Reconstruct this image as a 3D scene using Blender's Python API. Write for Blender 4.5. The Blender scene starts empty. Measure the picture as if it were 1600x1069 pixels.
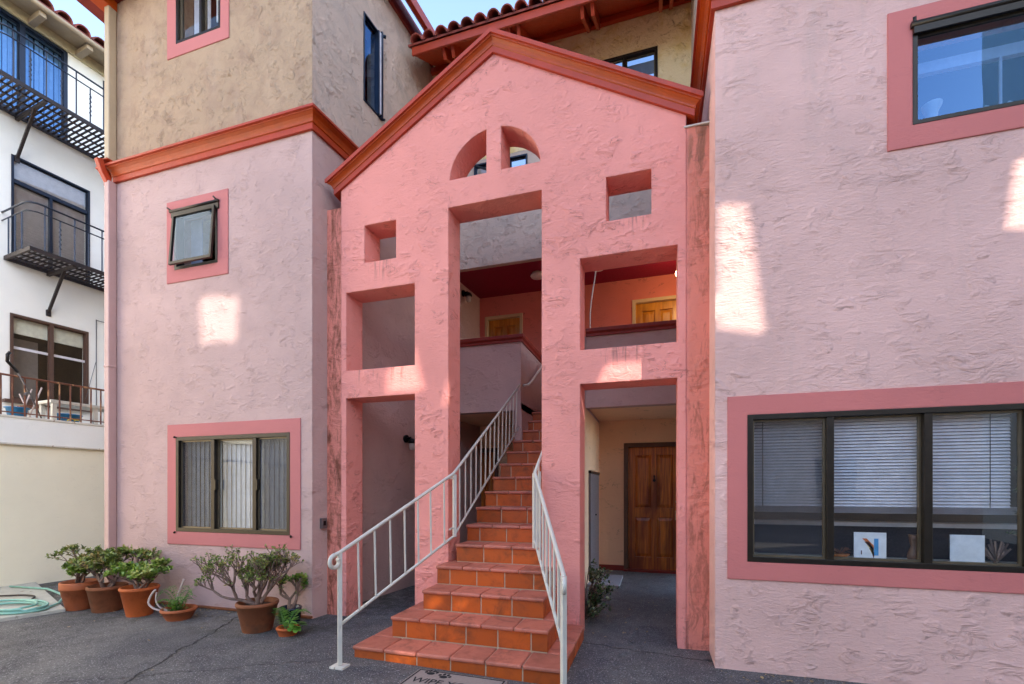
import bpy, bmesh, math, random
from mathutils import Vector, Matrix
from mathutils.geometry import tessellate_polygon

R = math.radians
sc = bpy.context.scene
COL = sc.collection

# ------------------------------------------------------------------ node helpers
class NT:
    def __init__(s, nt):
        s.nt = nt; s.n = nt.nodes; s.l = nt.links
    def node(s, typ, ins=None, **props):
        nd = s.n.new(typ)
        for k, v in props.items(): setattr(nd, k, v)
        if ins:
            for k, v in ins.items():
                sock = nd.inputs[k]
                if isinstance(v, bpy.types.NodeSocket): s.l.new(v, sock)
                else: sock.default_value = v
        return nd
    def math(s, op, a, b=0.0, c=0.0, clamp=False):
        return s.node('ShaderNodeMath', {0: a, 1: b, 2: c}, operation=op, use_clamp=clamp).outputs[0]
    def smooth(s, v, a, b, to0=0.0, to1=1.0):
        return s.node('ShaderNodeMapRange', {0: v, 1: a, 2: b, 3: to0, 4: to1}, interpolation_type='SMOOTHSTEP').outputs[0]
    def mapr(s, v, a, b, c, d):
        return s.node('ShaderNodeMapRange', {0: v, 1: a, 2: b, 3: c, 4: d}).outputs[0]
    def mix(s, f, a, b, blend='MIX'):
        nd = s.node('ShaderNodeMix', None, data_type='RGBA', blend_type=blend)
        for k, v in ((0, f), (6, a), (7, b)):
            if isinstance(v, bpy.types.NodeSocket): s.l.new(v, nd.inputs[k])
            else: nd.inputs[k].default_value = v if k == 0 else (tuple(v) + (1,) if len(v) == 3 else v)
        return nd.outputs[2]
    def pos(s, scale=(1, 1, 1), off=(0, 0, 0), rot=(0, 0, 0)):
        g = s.node('ShaderNodeNewGeometry').outputs['Position']
        return s.node('ShaderNodeMapping', {'Vector': g, 'Scale': scale, 'Location': off, 'Rotation': rot}).outputs[0]
    def noise(s, vec, scale, detail=3, rough=.5, dist=0.0):
        return s.node('ShaderNodeTexNoise', {'Vector': vec, 'Scale': scale, 'Detail': detail, 'Roughness': rough, 'Distortion': dist}).outputs[0]

MATS = {}
def mat(name):
    m = bpy.data.materials.new(name); m.use_nodes = True
    nt = NT(m.node_tree); nt.n.clear()
    out = nt.node('ShaderNodeOutputMaterial')
    MATS[name] = m
    return m, nt, out
def principled(nt, out, **ins):
    p = nt.node('ShaderNodeBsdfPrincipled')
    for k, v in ins.items():
        k = k.replace('_', ' ')
        sock = p.inputs[k]
        if isinstance(v, bpy.types.NodeSocket): nt.l.new(v, sock)
        elif isinstance(v, (tuple, list)) and len(v) == 3 and sock.type == 'RGBA': sock.default_value = (*v, 1)
        else: sock.default_value = v
    nt.l.new(p.outputs[0], out.inputs[0])
    return p
def srgb(r, g, b):
    f = lambda c: (c / 255 / 12.92) if c <= 10 else (((c / 255) + .055) / 1.055) ** 2.4
    return (f(r), f(g), f(b))
def mul(c, k): return tuple(min(1, x * k) for x in c)

def stucco(name, base, lip=1.0, scale=2.6, zs=1.9, mottle=.12, warm=None, bump=1.0, stain=None, fine=60, lip_shade=.25):
    m, nt, out = mat(name)
    v = nt.pos((1, 1, zs))
    v2 = nt.pos((1, 1, 1), (3.3, 7.1, 1.7))
    v3 = nt.pos((1, 1, 1 + (zs - 1) * 2.0), (1.3, 2.1, 5.7))
    A = nt.noise(v, scale, 5, .58, 1.1)
    saw = nt.math('FRACT', nt.math('MULTIPLY', A, 4.6))
    B = nt.noise(v2, 1.5, 3, .6)
    B2 = nt.noise(v2, 7.0, 2, .5)
    msk = nt.math('MULTIPLY', nt.smooth(B, .28, .60), nt.smooth(B2, .46, .60))
    patchy = nt.mapr(nt.noise(v2, .9, 3, .6), .35, .65, .35, 1.25)
    mid = nt.noise(v3, 17.0, 4, .66, .8)
    fin = nt.noise(v2, fine, 2, .6)
    h = nt.math('MULTIPLY', nt.math('MULTIPLY', saw, msk), lip)
    h = nt.math('ADD', h, nt.math('MULTIPLY', nt.math('MULTIPLY', mid, patchy), .62))
    h = nt.math('ADD', h, nt.math('MULTIPLY', fin, .12))
    bev = nt.node('ShaderNodeBevel', {'Radius': .014}, samples=3).outputs[0]
    bp = nt.node('ShaderNodeBump', {'Strength': .9 * bump, 'Distance': .022, 'Height': h, 'Normal': bev}).outputs[0]
    low = nt.noise(v2, .8, 4, .6)
    m2 = nt.noise(v, 4.5, 4, .65, .6)
    c = nt.mix(nt.mapr(low, .3, .7, 0, 1), mul(base, 1 - mottle), mul(base, 1 + mottle))
    if warm:
        c = nt.mix(nt.smooth(m2, .42, .72), c, warm)
    # shade under the trowel lips, painted into the base colour
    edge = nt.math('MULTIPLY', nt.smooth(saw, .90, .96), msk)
    c = nt.mix(nt.math('MULTIPLY', edge, lip_shade * 2.2 if lip_shade else .15), c, mul(base, .36))
    if stain:
        c = stain(nt, c, v, v2)
    principled(nt, out, Base_Color=c, Roughness=.9, Normal=bp, Specular_IOR_Level=.25)
    return m

def paint(name, col, rough=.5, var=.12, wear=None, bump=.15, scale=6, spec=.4):
    m, nt, out = mat(name)
    v = nt.pos()
    a = nt.noise(v, scale, 5, .65, .3)
    b = nt.noise(v, 45, 3, .6)
    c = nt.mix(nt.mapr(a, .3, .7, 0, 1), mul(col, 1 - var), mul(col, 1 + var))
    if wear:
        c = nt.mix(nt.smooth(nt.noise(nt.pos((1, 1, .35)), 9, 5, .7, .5), wear[1], wear[1] + .1), c, wear[0])
    h = nt.math('ADD', nt.math('MULTIPLY', a, .6), nt.math('MULTIPLY', b, .4))
    bp = nt.node('ShaderNodeBump', {'Strength': bump, 'Distance': .006, 'Height': h}).outputs[0]
    principled(nt, out, Base_Color=c, Roughness=nt.mapr(b, .3, .7, max(.05, rough - .1), min(1, rough + .1)), Normal=bp, Specular_IOR_Level=spec)
    return m

def wood(name, dark, light, rough=.32, scale=14):
    m, nt, out = mat(name)
    v = nt.pos((1, 1, .05))
    a = nt.noise(v, scale, 6, .62, 1.4)
    f = nt.noise(nt.pos((1, 1, .03)), 90, 3, .6)
    b = nt.noise(nt.pos((1, 1, .3)), 2.2, 4, .6, .4)
    c = nt.mix(nt.smooth(a, .25, .75), dark, light)
    c = nt.mix(nt.mapr(f, .3, .7, 0, .35), c, dark)
    c = nt.mix(nt.smooth(b, .44, .66, 0, .8), c, mul(dark, .6))
    bp = nt.node('ShaderNodeBump', {'Strength': .10, 'Distance': .003, 'Height': f}).outputs[0]
    principled(nt, out, Base_Color=c, Roughness=rough, Normal=bp, Coat_Weight=.2, Coat_Roughness=.3)
    return m

def tiles(name, col, var=.25, rough=.4, grime=None, bump=.25):
    m, nt, out = mat(name)
    g = nt.node('ShaderNodeNewGeometry')
    rnd = g.outputs['Random Per Island']
    v = nt.pos()
    a = nt.noise(v, 7, 5, .65, .4)
    c = nt.mix(rnd, mul(col, 1 - var), mul(col, 1 + var))
    c = nt.mix(nt.smooth(a, .45, .8), c, mul(col, .62))
    if grime:
        c = nt.mix(nt.smooth(nt.noise(v, 3.2, 5, .7, .7), .5, .75), c, grime)
    bp = nt.node('ShaderNodeBump', {'Strength': bump, 'Distance': .006, 'Height': nt.noise(v, 30, 4, .6)}).outputs[0]
    principled(nt, out, Base_Color=c, Roughness=nt.mapr(a, .3, .7, rough - .1, rough + .15), Normal=bp)
    return m

def glass(name, base=.10, k=1.0, tint=(.93, .95, .95), ior=1.5, rough=.0, refl=(1, 1, 1)):
    m, nt, out = mat(name)
    gn = nt.node('ShaderNodeNewGeometry')
    dt = nt.node('ShaderNodeVectorMath', {0: gn.outputs['Normal'], 1: gn.outputs['Incoming']}, operation='DOT_PRODUCT').outputs['Value']
    fr = nt.math('ADD', .04, nt.math('MULTIPLY', .96, nt.math('POWER', nt.math('SUBTRACT', 1.0, nt.math('ABSOLUTE', dt), clamp=True), 5.0)))
    f = nt.math('ADD', nt.math('MULTIPLY', fr, k), base, clamp=True)
    wav = nt.noise(nt.pos(), 2.2, 1, .4)
    bp = nt.node('ShaderNodeBump', {'Strength': .05, 'Distance': .02, 'Height': wav}).outputs[0]
    tr = nt.node('ShaderNodeBsdfTransparent', {'Color': (*tint, 1)}).outputs[0]
    gl = nt.node('ShaderNodeBsdfGlossy', {'Color': (*refl, 1), 'Roughness': rough, 'Normal': bp}).outputs[0]
    mx = nt.node('ShaderNodeMixShader', {0: f, 1: tr, 2: gl}).outputs[0]
    nt.l.new(mx, out.inputs[0])
    return m

def plain(name, col, rough=.6, metal=0.0, **kw):
    m, nt, out = mat(name)
    v = nt.pos()
    a = nt.noise(v, 14, 4, .6)
    c = nt.mix(nt.mapr(a, .3, .7, 0, 1), mul(col, .88), mul(col, 1.1))
    principled(nt, out, Base_Color=c, Roughness=rough, Metallic=metal, **kw)
    return m

def leafmat(name, c1, c2, c3=None, rough=.35):
    m, nt, out = mat(name)
    g = nt.node('ShaderNodeNewGeometry')
    c = nt.mix(g.outputs['Random Per Island'], c1, c2)
    if c3:
        c = nt.mix(nt.smooth(nt.noise(nt.pos(), 9, 2, .5), .52, .66), c, c3)
    p = nt.node('ShaderNodeBsdfPrincipled')
    nt.l.new(c, p.inputs['Base Color']); p.inputs['Roughness'].default_value = rough
    t = nt.node('ShaderNodeBsdfTranslucent'); nt.l.new(c, t.inputs[0])
    mx = nt.node('ShaderNodeMixShader', {0: .18, 1: p.outputs[0], 2: t.outputs[0]}).outputs[0]
    nt.l.new(mx, out.inputs[0])
    return m

# ------------------------------------------------------------------ geometry helpers
def ident(a, o, z): return Vector((a, o, z))
def FY(Y0): return lambda a, o, z: Vector((a, Y0 - o, z))          # facade facing the courtyard: a = X, o = out of the wall
def FR(O, d):
    d = Vector(d).normalized(); n = Vector((d.y, -d.x)); O = Vector(O)
    return lambda a, o, z: Vector((O.x + d.x * a + n.x * o, O.y + d.y * a + n.y * o, z))
def FXneg(X0): return lambda a, o, z: Vector((X0 - o, a, z))       # wall facing -X: a = Y

class MB:
    def __init__(s, frame=ident): s.v = []; s.f = []; s.mi = []; s.fr = frame; s.sm = []
    def pt(s, a, o, z): s.v.append(s.fr(a, o, z)); return len(s.v) - 1
    def face(s, idx, mi=0, sm=False): s.f.append(idx); s.mi.append(mi); s.sm.append(sm)
    def box(s, a0, a1, o0, o1, z0, z1, mi=0):
        i = [s.pt(a, o, z) for z in (z0, z1) for (a, o) in ((a0, o0), (a1, o0), (a1, o1), (a0, o1))]
        for q in ((0, 3, 2, 1), (4, 5, 6, 7), (0, 1, 5, 4), (1, 2, 6, 5), (2, 3, 7, 6), (3, 0, 4, 7)):
            s.face([i[k] for k in q], mi)
        return s
    def prism(s, poly, o0, o1, holes=(), mi=0, mi_side=None):
        loops = [list(poly)] + [list(h) for h in holes]
        flat = [p for l in loops for p in l]
        tris = tessellate_polygon([[Vector((p[0], p[1], 0)) for p in l] for l in loops])
        A = [s.pt(p[0], o0, p[1]) for p in flat]; B = [s.pt(p[0], o1, p[1]) for p in flat]
        for t in tris:
            s.face([A[k] for k in t], mi); s.face([B[k] for k in reversed(t)], mi)
        k = 0
        for l in loops:
            n = len(l)
            for j in range(n):
                a, b = k + j, k + (j + 1) % n
                s.face([A[a], A[b], B[b], B[a]], mi if mi_side is None else mi_side)
            k += n
        return s
    def tube(s, pts, r, seg=8, mi=0, cap=True, sm=True):
        pts = [Vector(s.fr(*p)) for p in pts]
        rs = r if isinstance(r, (list, tuple)) else [r] * len(pts)
        rings = []; prev = None
        for k, p in enumerate(pts):
            t = (pts[min(k + 1, len(pts) - 1)] - pts[max(k - 1, 0)])
            if t.length < 1e-9: t = Vector((0, 0, 1))
            t.normalize()
            u = (prev - t * prev.dot(t)) if prev is not None else t.orthogonal()
            if prev is None and abs(t.z) < .9: u = Vector((0, 0, 1)) - t * t.z
            if u.length < 1e-6: u = t.orthogonal()
            u.normalize(); w = t.cross(u); prev = u
            ring = []
            for j in range(seg):
                an = 2 * math.pi * j / seg + math.pi / seg
                s.v.append(p + (u * math.cos(an) + w * math.sin(an)) * rs[k]); ring.append(len(s.v) - 1)
            rings.append(ring)
        for a, b in zip(rings, rings[1:]):
            for j in range(seg): s.face([a[j], a[(j + 1) % seg], b[(j + 1) % seg], b[j]], mi, sm)
        if cap:
            s.face(list(reversed(rings[0])), mi); s.face(rings[-1], mi)
        return s
    def bar(s, p, q, r, mi=0): return s.tube([p, q], r * 1.41421, 4, mi, sm=False)   # square bar, half width r
    def lathe(s, c, prof, seg=28, mi=0, sx=1, sy=1, wob=0):
        c = Vector(c); rings = []
        for (r, z) in prof:
            ring = []
            for j in range(seg):
                an = 2 * math.pi * j / seg
                rr = r * (1 + wob * math.sin(3 * an + z * 9))
                s.v.append(c + Vector((math.cos(an) * rr * sx, math.sin(an) * rr * sy, z))); ring.append(len(s.v) - 1)
            rings.append(ring)
        for a, b in zip(rings, rings[1:]):
            for j in range(seg): s.face([a[j], a[(j + 1) % seg], b[(j + 1) % seg], b[j]], mi, True)
        s.face(list(reversed(rings[0])), mi); s.face(rings[-1], mi)
        return s
    def sweep(s, path, prof, mis=None, closed_prof=True):
        """path: list of (a,o) corners in plan; prof: list of (proud, z). Mitred corners, outward = right of travel."""
        n = len(path); P = [Vector(p) for p in path]
        offs = []
        for k in range(n):
            d0 = (P[k] - P[k - 1]).normalized() if k > 0 else None
            d1 = (P[k + 1] - P[k]).normalized() if k < n - 1 else None
            if d0 is None: d0 = d1
            if d1 is None: d1 = d0
            n0 = Vector((d0.y, -d0.x)); n1 = Vector((d1.y, -d1.x))
            offs.append((n0 + n1) / (1 + n0.dot(n1)))
        rows = [[s.pt(P[k].x + offs[k].x * pr, P[k].y + offs[k].y * pr, z) for (pr, z) in prof] for k in range(n)]
        m = len(prof)
        for a, b in zip(rows, rows[1:]):
            for j in range(m if closed_prof else m - 1):
                s.face([a[j], a[(j + 1) % m], b[(j + 1) % m], b[j]], 0 if mis is None else mis[j])
        s.face(list(rows[0]), 0); s.face(list(reversed(rows[-1])), 0)
        return s
    def build(s, name, mats, parent=None, bevel=0, recalc=True, label=None):
        if not isinstance(mats, (list, tuple)): mats = [mats]
        root = parent
        while root is not None and root.parent is not None: root = root.parent
        if root is not None: off = root.location.copy()
        else:
            xs = [v.x for v in s.v]; ys = [v.y for v in s.v]
            off = Vector(((min(xs) + max(xs)) / 2, (min(ys) + max(ys)) / 2, min(v.z for v in s.v)))
        me = bpy.data.meshes.new(name)
        me.from_pydata([v - off for v in s.v], [], s.f)
        for m in mats: me.materials.append(m)
        me.polygons.foreach_set('material_index', s.mi)
        me.polygons.foreach_set('use_smooth', s.sm)
        if recalc:
            bm = bmesh.new(); bm.from_mesh(me); bmesh.ops.recalc_face_normals(bm, faces=bm.faces); bm.to_mesh(me); bm.free()
        o = bpy.data.objects.new(name, me); COL.objects.link(o)
        if parent is not None: o.parent = parent
        else: o.location = off
        if bevel:
            b = o.modifiers.new('Bevel', 'BEVEL'); b.width = bevel; b.segments = 2; b.limit_method = 'ANGLE'; b.angle_limit = R(40)
        if label: o['label'] = label
        return o

def thing(name, label, cat, loc, group=None):
    o = bpy.data.objects.new(name, None); COL.objects.link(o); o.location = loc; o.empty_display_size = .1
    o['label'] = label; o['category'] = cat
    if group: o['group'] = group
    return o
def tag(o, label, cat, group=None):
    o['label'] = label; o['category'] = cat
    if group: o['group'] = group
    return o
def struct(o): o['kind'] = 'structure'; return o
def clone(root, dloc, label, group=None):
    r = root.copy(); COL.objects.link(r); r.location = root.location + Vector(dloc); r['label'] = label
    if group: r['group'] = group
    for ch in list(root.children):
        c = ch.copy(); COL.objects.link(c); c.parent = r
        for g in list(ch.children):
            d = g.copy(); COL.objects.link(d); d.parent = c
    return r
def rect(a0, a1, z0, z1): return [(a0, z0), (a1, z0), (a1, z1), (a0, z1)]

# ------------------------------------------------------------------ materials
def grime_piers(nt, c, v, v2):
    """rain and rust streaks down the two side piers of the gable wall and the pillar feet"""
    g = nt.node('ShaderNodeNewGeometry').outputs['Position']
    sp = nt.node('ShaderNodeSeparateXYZ', {0: g}); x, z = sp.outputs[0], sp.outputs[2]
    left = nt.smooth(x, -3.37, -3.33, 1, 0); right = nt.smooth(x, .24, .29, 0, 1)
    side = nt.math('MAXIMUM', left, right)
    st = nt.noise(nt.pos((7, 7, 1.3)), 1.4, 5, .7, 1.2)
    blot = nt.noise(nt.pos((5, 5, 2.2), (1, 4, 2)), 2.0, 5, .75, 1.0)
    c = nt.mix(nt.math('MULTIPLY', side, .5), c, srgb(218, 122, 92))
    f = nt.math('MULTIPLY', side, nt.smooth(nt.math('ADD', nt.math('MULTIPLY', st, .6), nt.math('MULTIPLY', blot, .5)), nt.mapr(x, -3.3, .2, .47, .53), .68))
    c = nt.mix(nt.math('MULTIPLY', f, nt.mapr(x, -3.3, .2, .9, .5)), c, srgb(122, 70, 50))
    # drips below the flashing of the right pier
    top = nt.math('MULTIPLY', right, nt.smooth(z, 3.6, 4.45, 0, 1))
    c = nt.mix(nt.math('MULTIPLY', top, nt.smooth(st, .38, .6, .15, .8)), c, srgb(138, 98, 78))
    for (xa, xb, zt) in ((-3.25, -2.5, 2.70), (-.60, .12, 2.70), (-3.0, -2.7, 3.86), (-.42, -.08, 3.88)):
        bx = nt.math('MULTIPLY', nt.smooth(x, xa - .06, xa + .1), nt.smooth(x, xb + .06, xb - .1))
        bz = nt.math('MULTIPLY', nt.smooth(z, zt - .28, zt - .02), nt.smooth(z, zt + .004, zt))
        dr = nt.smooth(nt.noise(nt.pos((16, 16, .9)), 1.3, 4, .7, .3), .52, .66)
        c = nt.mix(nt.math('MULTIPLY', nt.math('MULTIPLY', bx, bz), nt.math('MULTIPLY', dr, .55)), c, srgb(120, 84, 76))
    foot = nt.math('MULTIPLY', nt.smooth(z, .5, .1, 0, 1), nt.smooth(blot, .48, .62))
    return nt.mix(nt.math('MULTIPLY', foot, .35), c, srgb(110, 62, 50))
def grime_wall(nt, c, v, v2):
    blot = nt.noise(nt.pos((2.2, 2.2, .35), (5, 1, 3)), 1.6, 5, .7, .5)
    c = nt.mix(nt.smooth(blot, .50, .80, 0, .28), c, srgb(178, 156, 144))
    return c

M_pink = stucco('pale_pink_stucco', srgb(191, 158, 150), lip=.55, scale=5.0, zs=2.0, bump=.8, lip_shade=.13, stain=grime_wall)
M_pink_r = stucco('lightened_pink_stucco', srgb(233, 183, 169), lip=.72, scale=5.0, zs=2.3, bump=.85, lip_shade=.15, stain=grime_wall)  # same pink paint, base lightened to offset the shade on this block
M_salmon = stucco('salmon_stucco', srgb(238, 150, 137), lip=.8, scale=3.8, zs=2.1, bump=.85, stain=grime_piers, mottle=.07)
M_tan = stucco('tan_stucco', srgb(172, 143, 117), lip=.55, scale=8.0, zs=1.0, warm=srgb(160, 130, 108), mottle=.10, lip_shade=.0, bump=1.25, stain=grime_wall)
M_greytan = stucco('shade_grey_tan_stucco', srgb(196, 171, 154), lip=.6, scale=6.5, zs=1.2, warm=srgb(180, 160, 146), mottle=.12, bump=1.1, lip_shade=.0)  # tan stucco with the grey of shade put into its base colour
M_tan_l = stucco('lightened_tan_stucco', srgb(232, 204, 158), lip=.8, scale=4.5, zs=1.0, warm=srgb(220, 184, 120), mottle=.10, bump=1.0, lip_shade=.0)  # same tan paint, lightened to offset the shade under the eave
M_porch = stucco('porch_tan_stucco', srgb(240, 198, 162), lip=.3, bump=.5, mottle=.06)
M_porch_red = stucco('porch_orange_stucco', srgb(228, 138, 126), lip=.3, bump=.5, mottle=.06)
M_maroon = paint('maroon_ceiling_paint', srgb(140, 18, 54), .55, .08)
M_trim = stucco('rose_trim_plaster', srgb(214, 122, 114), lip=.15, bump=.35, mottle=.05, lip_shade=.05)
M_trim_l = stucco('rose_trim_plaster_darkened', srgb(192, 116, 112), lip=.15, bump=.35, mottle=.05, lip_shade=.05)  # same trim paint, base darkened against the stronger light on the tower
M_orange = paint('burnt_orange_paint', srgb(174, 66, 12), .42, .13, wear=(srgb(130, 60, 30), .66))
M_redor = paint('red_orange_paint', srgb(174, 60, 32), .42, .12, wear=(srgb(140, 62, 44), .66))
M_oxred = paint('oxblood_trim_paint', srgb(132, 44, 34), .45, .15)
M_bronze = plain('bronze_window_frame', srgb(52, 44, 36), .35, .6)
M_bronze_l = plain('worn_bronze_edge', srgb(112, 98, 78), .4, .5)
M_navy = plain('navy_steel', srgb(30, 40, 56), .4, .4)
M_rustblack = paint('rusty_black_iron', srgb(44, 36, 36), .6, .2, wear=(srgb(92, 52, 34), .60))
M_rust = paint('rusty_railing_iron', srgb(110, 66, 48), .75, .3, wear=(srgb(168, 122, 84), .55))
M_glass = glass('window_glass', .04, 1.0)
M_glass_blue = glass('sky_reflecting_glass', .13, .8, (.5, .62, .75), refl=(.22, .52, .95))  # deep blue of the reflected sky is tinted into the glass colour
M_glass_dark = glass('shaded_glass', .07, .8, (.5, .54, .6), refl=(.5, .64, .85))
M_glass_dim = glass('dusty_glass', .02, .8, (.72, .74, .74))
M_blind = plain('pale_blind', srgb(206, 202, 206), .5)
M_vblind = plain('vertical_blind', srgb(206, 208, 216), .7)
M_curtain = plain('blue_curtain', srgb(170, 200, 220), .8)
M_shade = plain('cream_shade', srgb(214, 214, 198), .7)
M_dark = plain('dark_room', srgb(40, 36, 36), .9)
M_white = paint('white_iron_paint', srgb(204, 198, 184), .4, .07, wear=(srgb(150, 124, 98), .63), bump=.1)
M_cap = paint('weathered_white_plate', srgb(205, 198, 184), .6, .1, wear=(srgb(140, 110, 84), .56))
M_door = wood('varnished_door_wood', srgb(136, 48, 14), srgb(250, 150, 54))
M_door_y = wood('honey_door_wood', srgb(196, 126, 40), srgb(240, 184, 80))
M_doorframe = paint('brown_door_frame', srgb(96, 66, 50), .5, .1)
M_creamframe = paint('cream_door_frame', srgb(216, 200, 160), .5, .06)
M_brass = plain('worn_brass', srgb(196, 178, 140), .3, .9)
M_black = plain('black_metal', srgb(22, 20, 20), .35, .5)
M_bulb = plain('frosted_lamp_glass', srgb(196, 190, 184), .25)
M_disc = plain('white_ceiling_lamp', srgb(226, 216, 210), .4)
M_riser = tiles('terracotta_riser', srgb(182, 80, 24), .30, .45, srgb(120, 58, 24))
M_tread = tiles('terracotta_tread', srgb(192, 108, 86), .24, .5, srgb(134, 76, 58))
M_grout = plain('cement_grout', srgb(186, 160, 134), .95)
M_roof = tiles('clay_roof_tile', srgb(150, 66, 52), .35, .6, srgb(70, 58, 60))
M_roofn = tiles('dark_clay_roof_tile', srgb(128, 58, 50), .35, .6, srgb(60, 46, 48))
M_white_st = stucco('white_stucco', srgb(234, 233, 226), lip=.15, bump=.35, mottle=.05, lip_shade=.03)
M_cream_st = stucco('cream_garden_stucco', srgb(232, 224, 200), lip=.12, bump=.35, mottle=.06, lip_shade=.04)
M_eave = paint('greige_eave_paint', srgb(160, 142, 118), .6, .1)
M_pipe_t = paint('tan_pipe_paint', srgb(178, 156, 128), .5, .05)
M_pipe_p = paint('pink_pipe_paint', srgb(184, 148, 142), .5, .05)
M_terra = tiles('terracotta_pot', srgb(170, 88, 48), .1, .7, srgb(160, 84, 54))
M_terra_d = tiles('dark_terracotta_pot', srgb(136, 76, 44), .1, .75, srgb(92, 62, 44))
M_terra_b = tiles('bright_terracotta_pot', srgb(190, 90, 38), .1, .7, srgb(176, 90, 50))
M_bluepot = plain('dark_blue_glaze', srgb(34, 42, 60), .25)
M_soil = plain('potting_soil', srgb(58, 44, 34), 1)
M_bark = paint('grey_brown_bark', srgb(128, 104, 92), .85, .25, bump=.6, scale=30)
M_jade = leafmat('jade_leaf', srgb(66, 90, 38), srgb(146, 160, 78), srgb(158, 138, 82))
M_jade_g = leafmat('green_jade_leaf', srgb(60, 100, 36), srgb(150, 176, 74), srgb(178, 182, 104))
M_fern = leafmat('fern_leaf', srgb(48, 104, 40), srgb(120, 168, 70))
M_shrub = leafmat('dark_shrub_leaf', srgb(34, 58, 28), srgb(96, 116, 66), srgb(170, 176, 140))
M_palestem = paint('pale_grey_stem', srgb(190, 170, 160), .8, .15)
M_hose = plain('pale_green_hose', srgb(120, 176, 160), .4)
M_matw = paint('grey_mat', srgb(150, 132, 122), .95, .12, bump=.5, scale=80)
M_matd = plain('black_print', srgb(24, 22, 22), .9)
M_matg = paint('pale_grey_mat', srgb(150, 146, 148), .95, .08, bump=.4, scale=60)
M_paper = plain('white_card', srgb(232, 230, 228), .7)
M_steel = plain('grey_steel', srgb(120, 116, 116), .4, .7)
M_cab = paint('pale_cabinet_paint', srgb(112, 106, 110), .4, .05)
M_greyc = plain('grey_blue_curtain', srgb(120, 128, 146), .8)
M_tub = plain('blue_plastic', srgb(30, 120, 170), .35)
M_yellow = plain('yellow_plastic', srgb(230, 200, 60), .4)
M_sofa = paint('speckled_dark_fabric', srgb(48, 42, 46), .95, .5, bump=.3, scale=70)
M_sofatop = plain('pale_ledge', srgb(196, 190, 190), .6)

M_screen, nt_, out_ = mat('insect_screen')
sc_mix = nt_.node('ShaderNodeMixShader', {0: .42, 1: nt_.node('ShaderNodeBsdfTransparent').outputs[0], 2: nt_.node('ShaderNodeBsdfDiffuse', {'Color': (.06, .055, .06, 1)}).outputs[0]})
nt_.l.new(sc_mix.outputs[0], out_.inputs[0])

def asphalt():
    m, nt, out = mat('worn_asphalt')
    v = nt.pos()
    a = nt.noise(v, .9, 5, .65, .5); b = nt.noise(v, 85, 3, .75); w = nt.noise(v, 5, 5, .7, .6)
    c = nt.mix(nt.smooth(a, .35, .68), srgb(70, 68, 70), srgb(100, 96, 92))
    c = nt.mix(nt.smooth(w, .52, .72), c, srgb(66, 63, 62))
    c = nt.mix(nt.smooth(b, .57, .66, 0, .9), c, srgb(186, 182, 180))
    c = nt.mix(nt.smooth(nt.noise(v, 70, 2, .6), .44, .34, 0, .75), c, srgb(28, 28, 30))
    sp = nt.node('ShaderNodeSeparateXYZ', {0: nt.node('ShaderNodeNewGeometry').outputs['Position']})
    x, y = sp.outputs[0], sp.outputs[1]
    wob = nt.math('MULTIPLY', nt.math('SUBTRACT', nt.noise(v, 3.5, 4, .7), .5), .22)
    def crack(p, q, width, strength, colr):
        nonlocal c
        dx, dy = q[0] - p[0], q[1] - p[1]; L = math.hypot(dx, dy); nx, ny = -dy / L, dx / L
        d = nt.math('ADD', nt.math('ADD', nt.math('MULTIPLY', x, nx), nt.math('MULTIPLY', y, ny)), -(p[0] * nx + p[1] * ny))
        d = nt.math('ABSOLUTE', nt.math('ADD', d, wob))
        t = nt.math('ADD', nt.math('ADD', nt.math('MULTIPLY', x, dx / L), nt.math('MULTIPLY', y, dy / L)), -(p[0] * dx / L + p[1] * dy / L))
        inside = nt.math('MULTIPLY', nt.smooth(t, -.05, .02), nt.smooth(t, L + .05, L - .02))
        f = nt.math('MULTIPLY', nt.smooth(d, width, width * .25), inside)
        c = nt.mix(nt.math('MULTIPLY', f, strength), c, colr)
        return f
    f1 = crack((-4.45, 4.15), (-3.30, 1.6), .016, .95, srgb(22, 20, 20))
    f2 = crack((-.85, 4.33), (.5, 4.13), .014, .85, srgb(20, 20, 20))
    f3 = crack((-4.3, 2.2), (-2.45, 3.20), .012, .6, srgb(26, 24, 24))
    # moss and damp round the pots and along the wall foot
    moss = nt.math('MULTIPLY', nt.smooth(y, 3.2, 3.9), nt.smooth(x, -2.6, -3.3))
    c = nt.mix(nt.math('MULTIPLY', moss, nt.smooth(w, .42, .62, 0, .6)), c, srgb(58, 58, 40))
    h = nt.math('ADD', nt.math('MULTIPLY', b, .5), nt.math('MULTIPLY', a, 2.0))
    for f in (f1, f2, f3): h = nt.math('SUBTRACT', h, f)
    bp = nt.node('ShaderNodeBump', {'Strength': .7, 'Distance': .01, 'Height': h}).outputs[0]
    principled(nt, out, Base_Color=c, Roughness=nt.mapr(w, .3, .7, .55, .9), Normal=bp)
    return m
M_asph = asphalt()
M_slab = paint('pale_concrete', srgb(176, 172, 158), .9, .15, wear=(srgb(120, 116, 100), .6), bump=.4)

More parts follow.
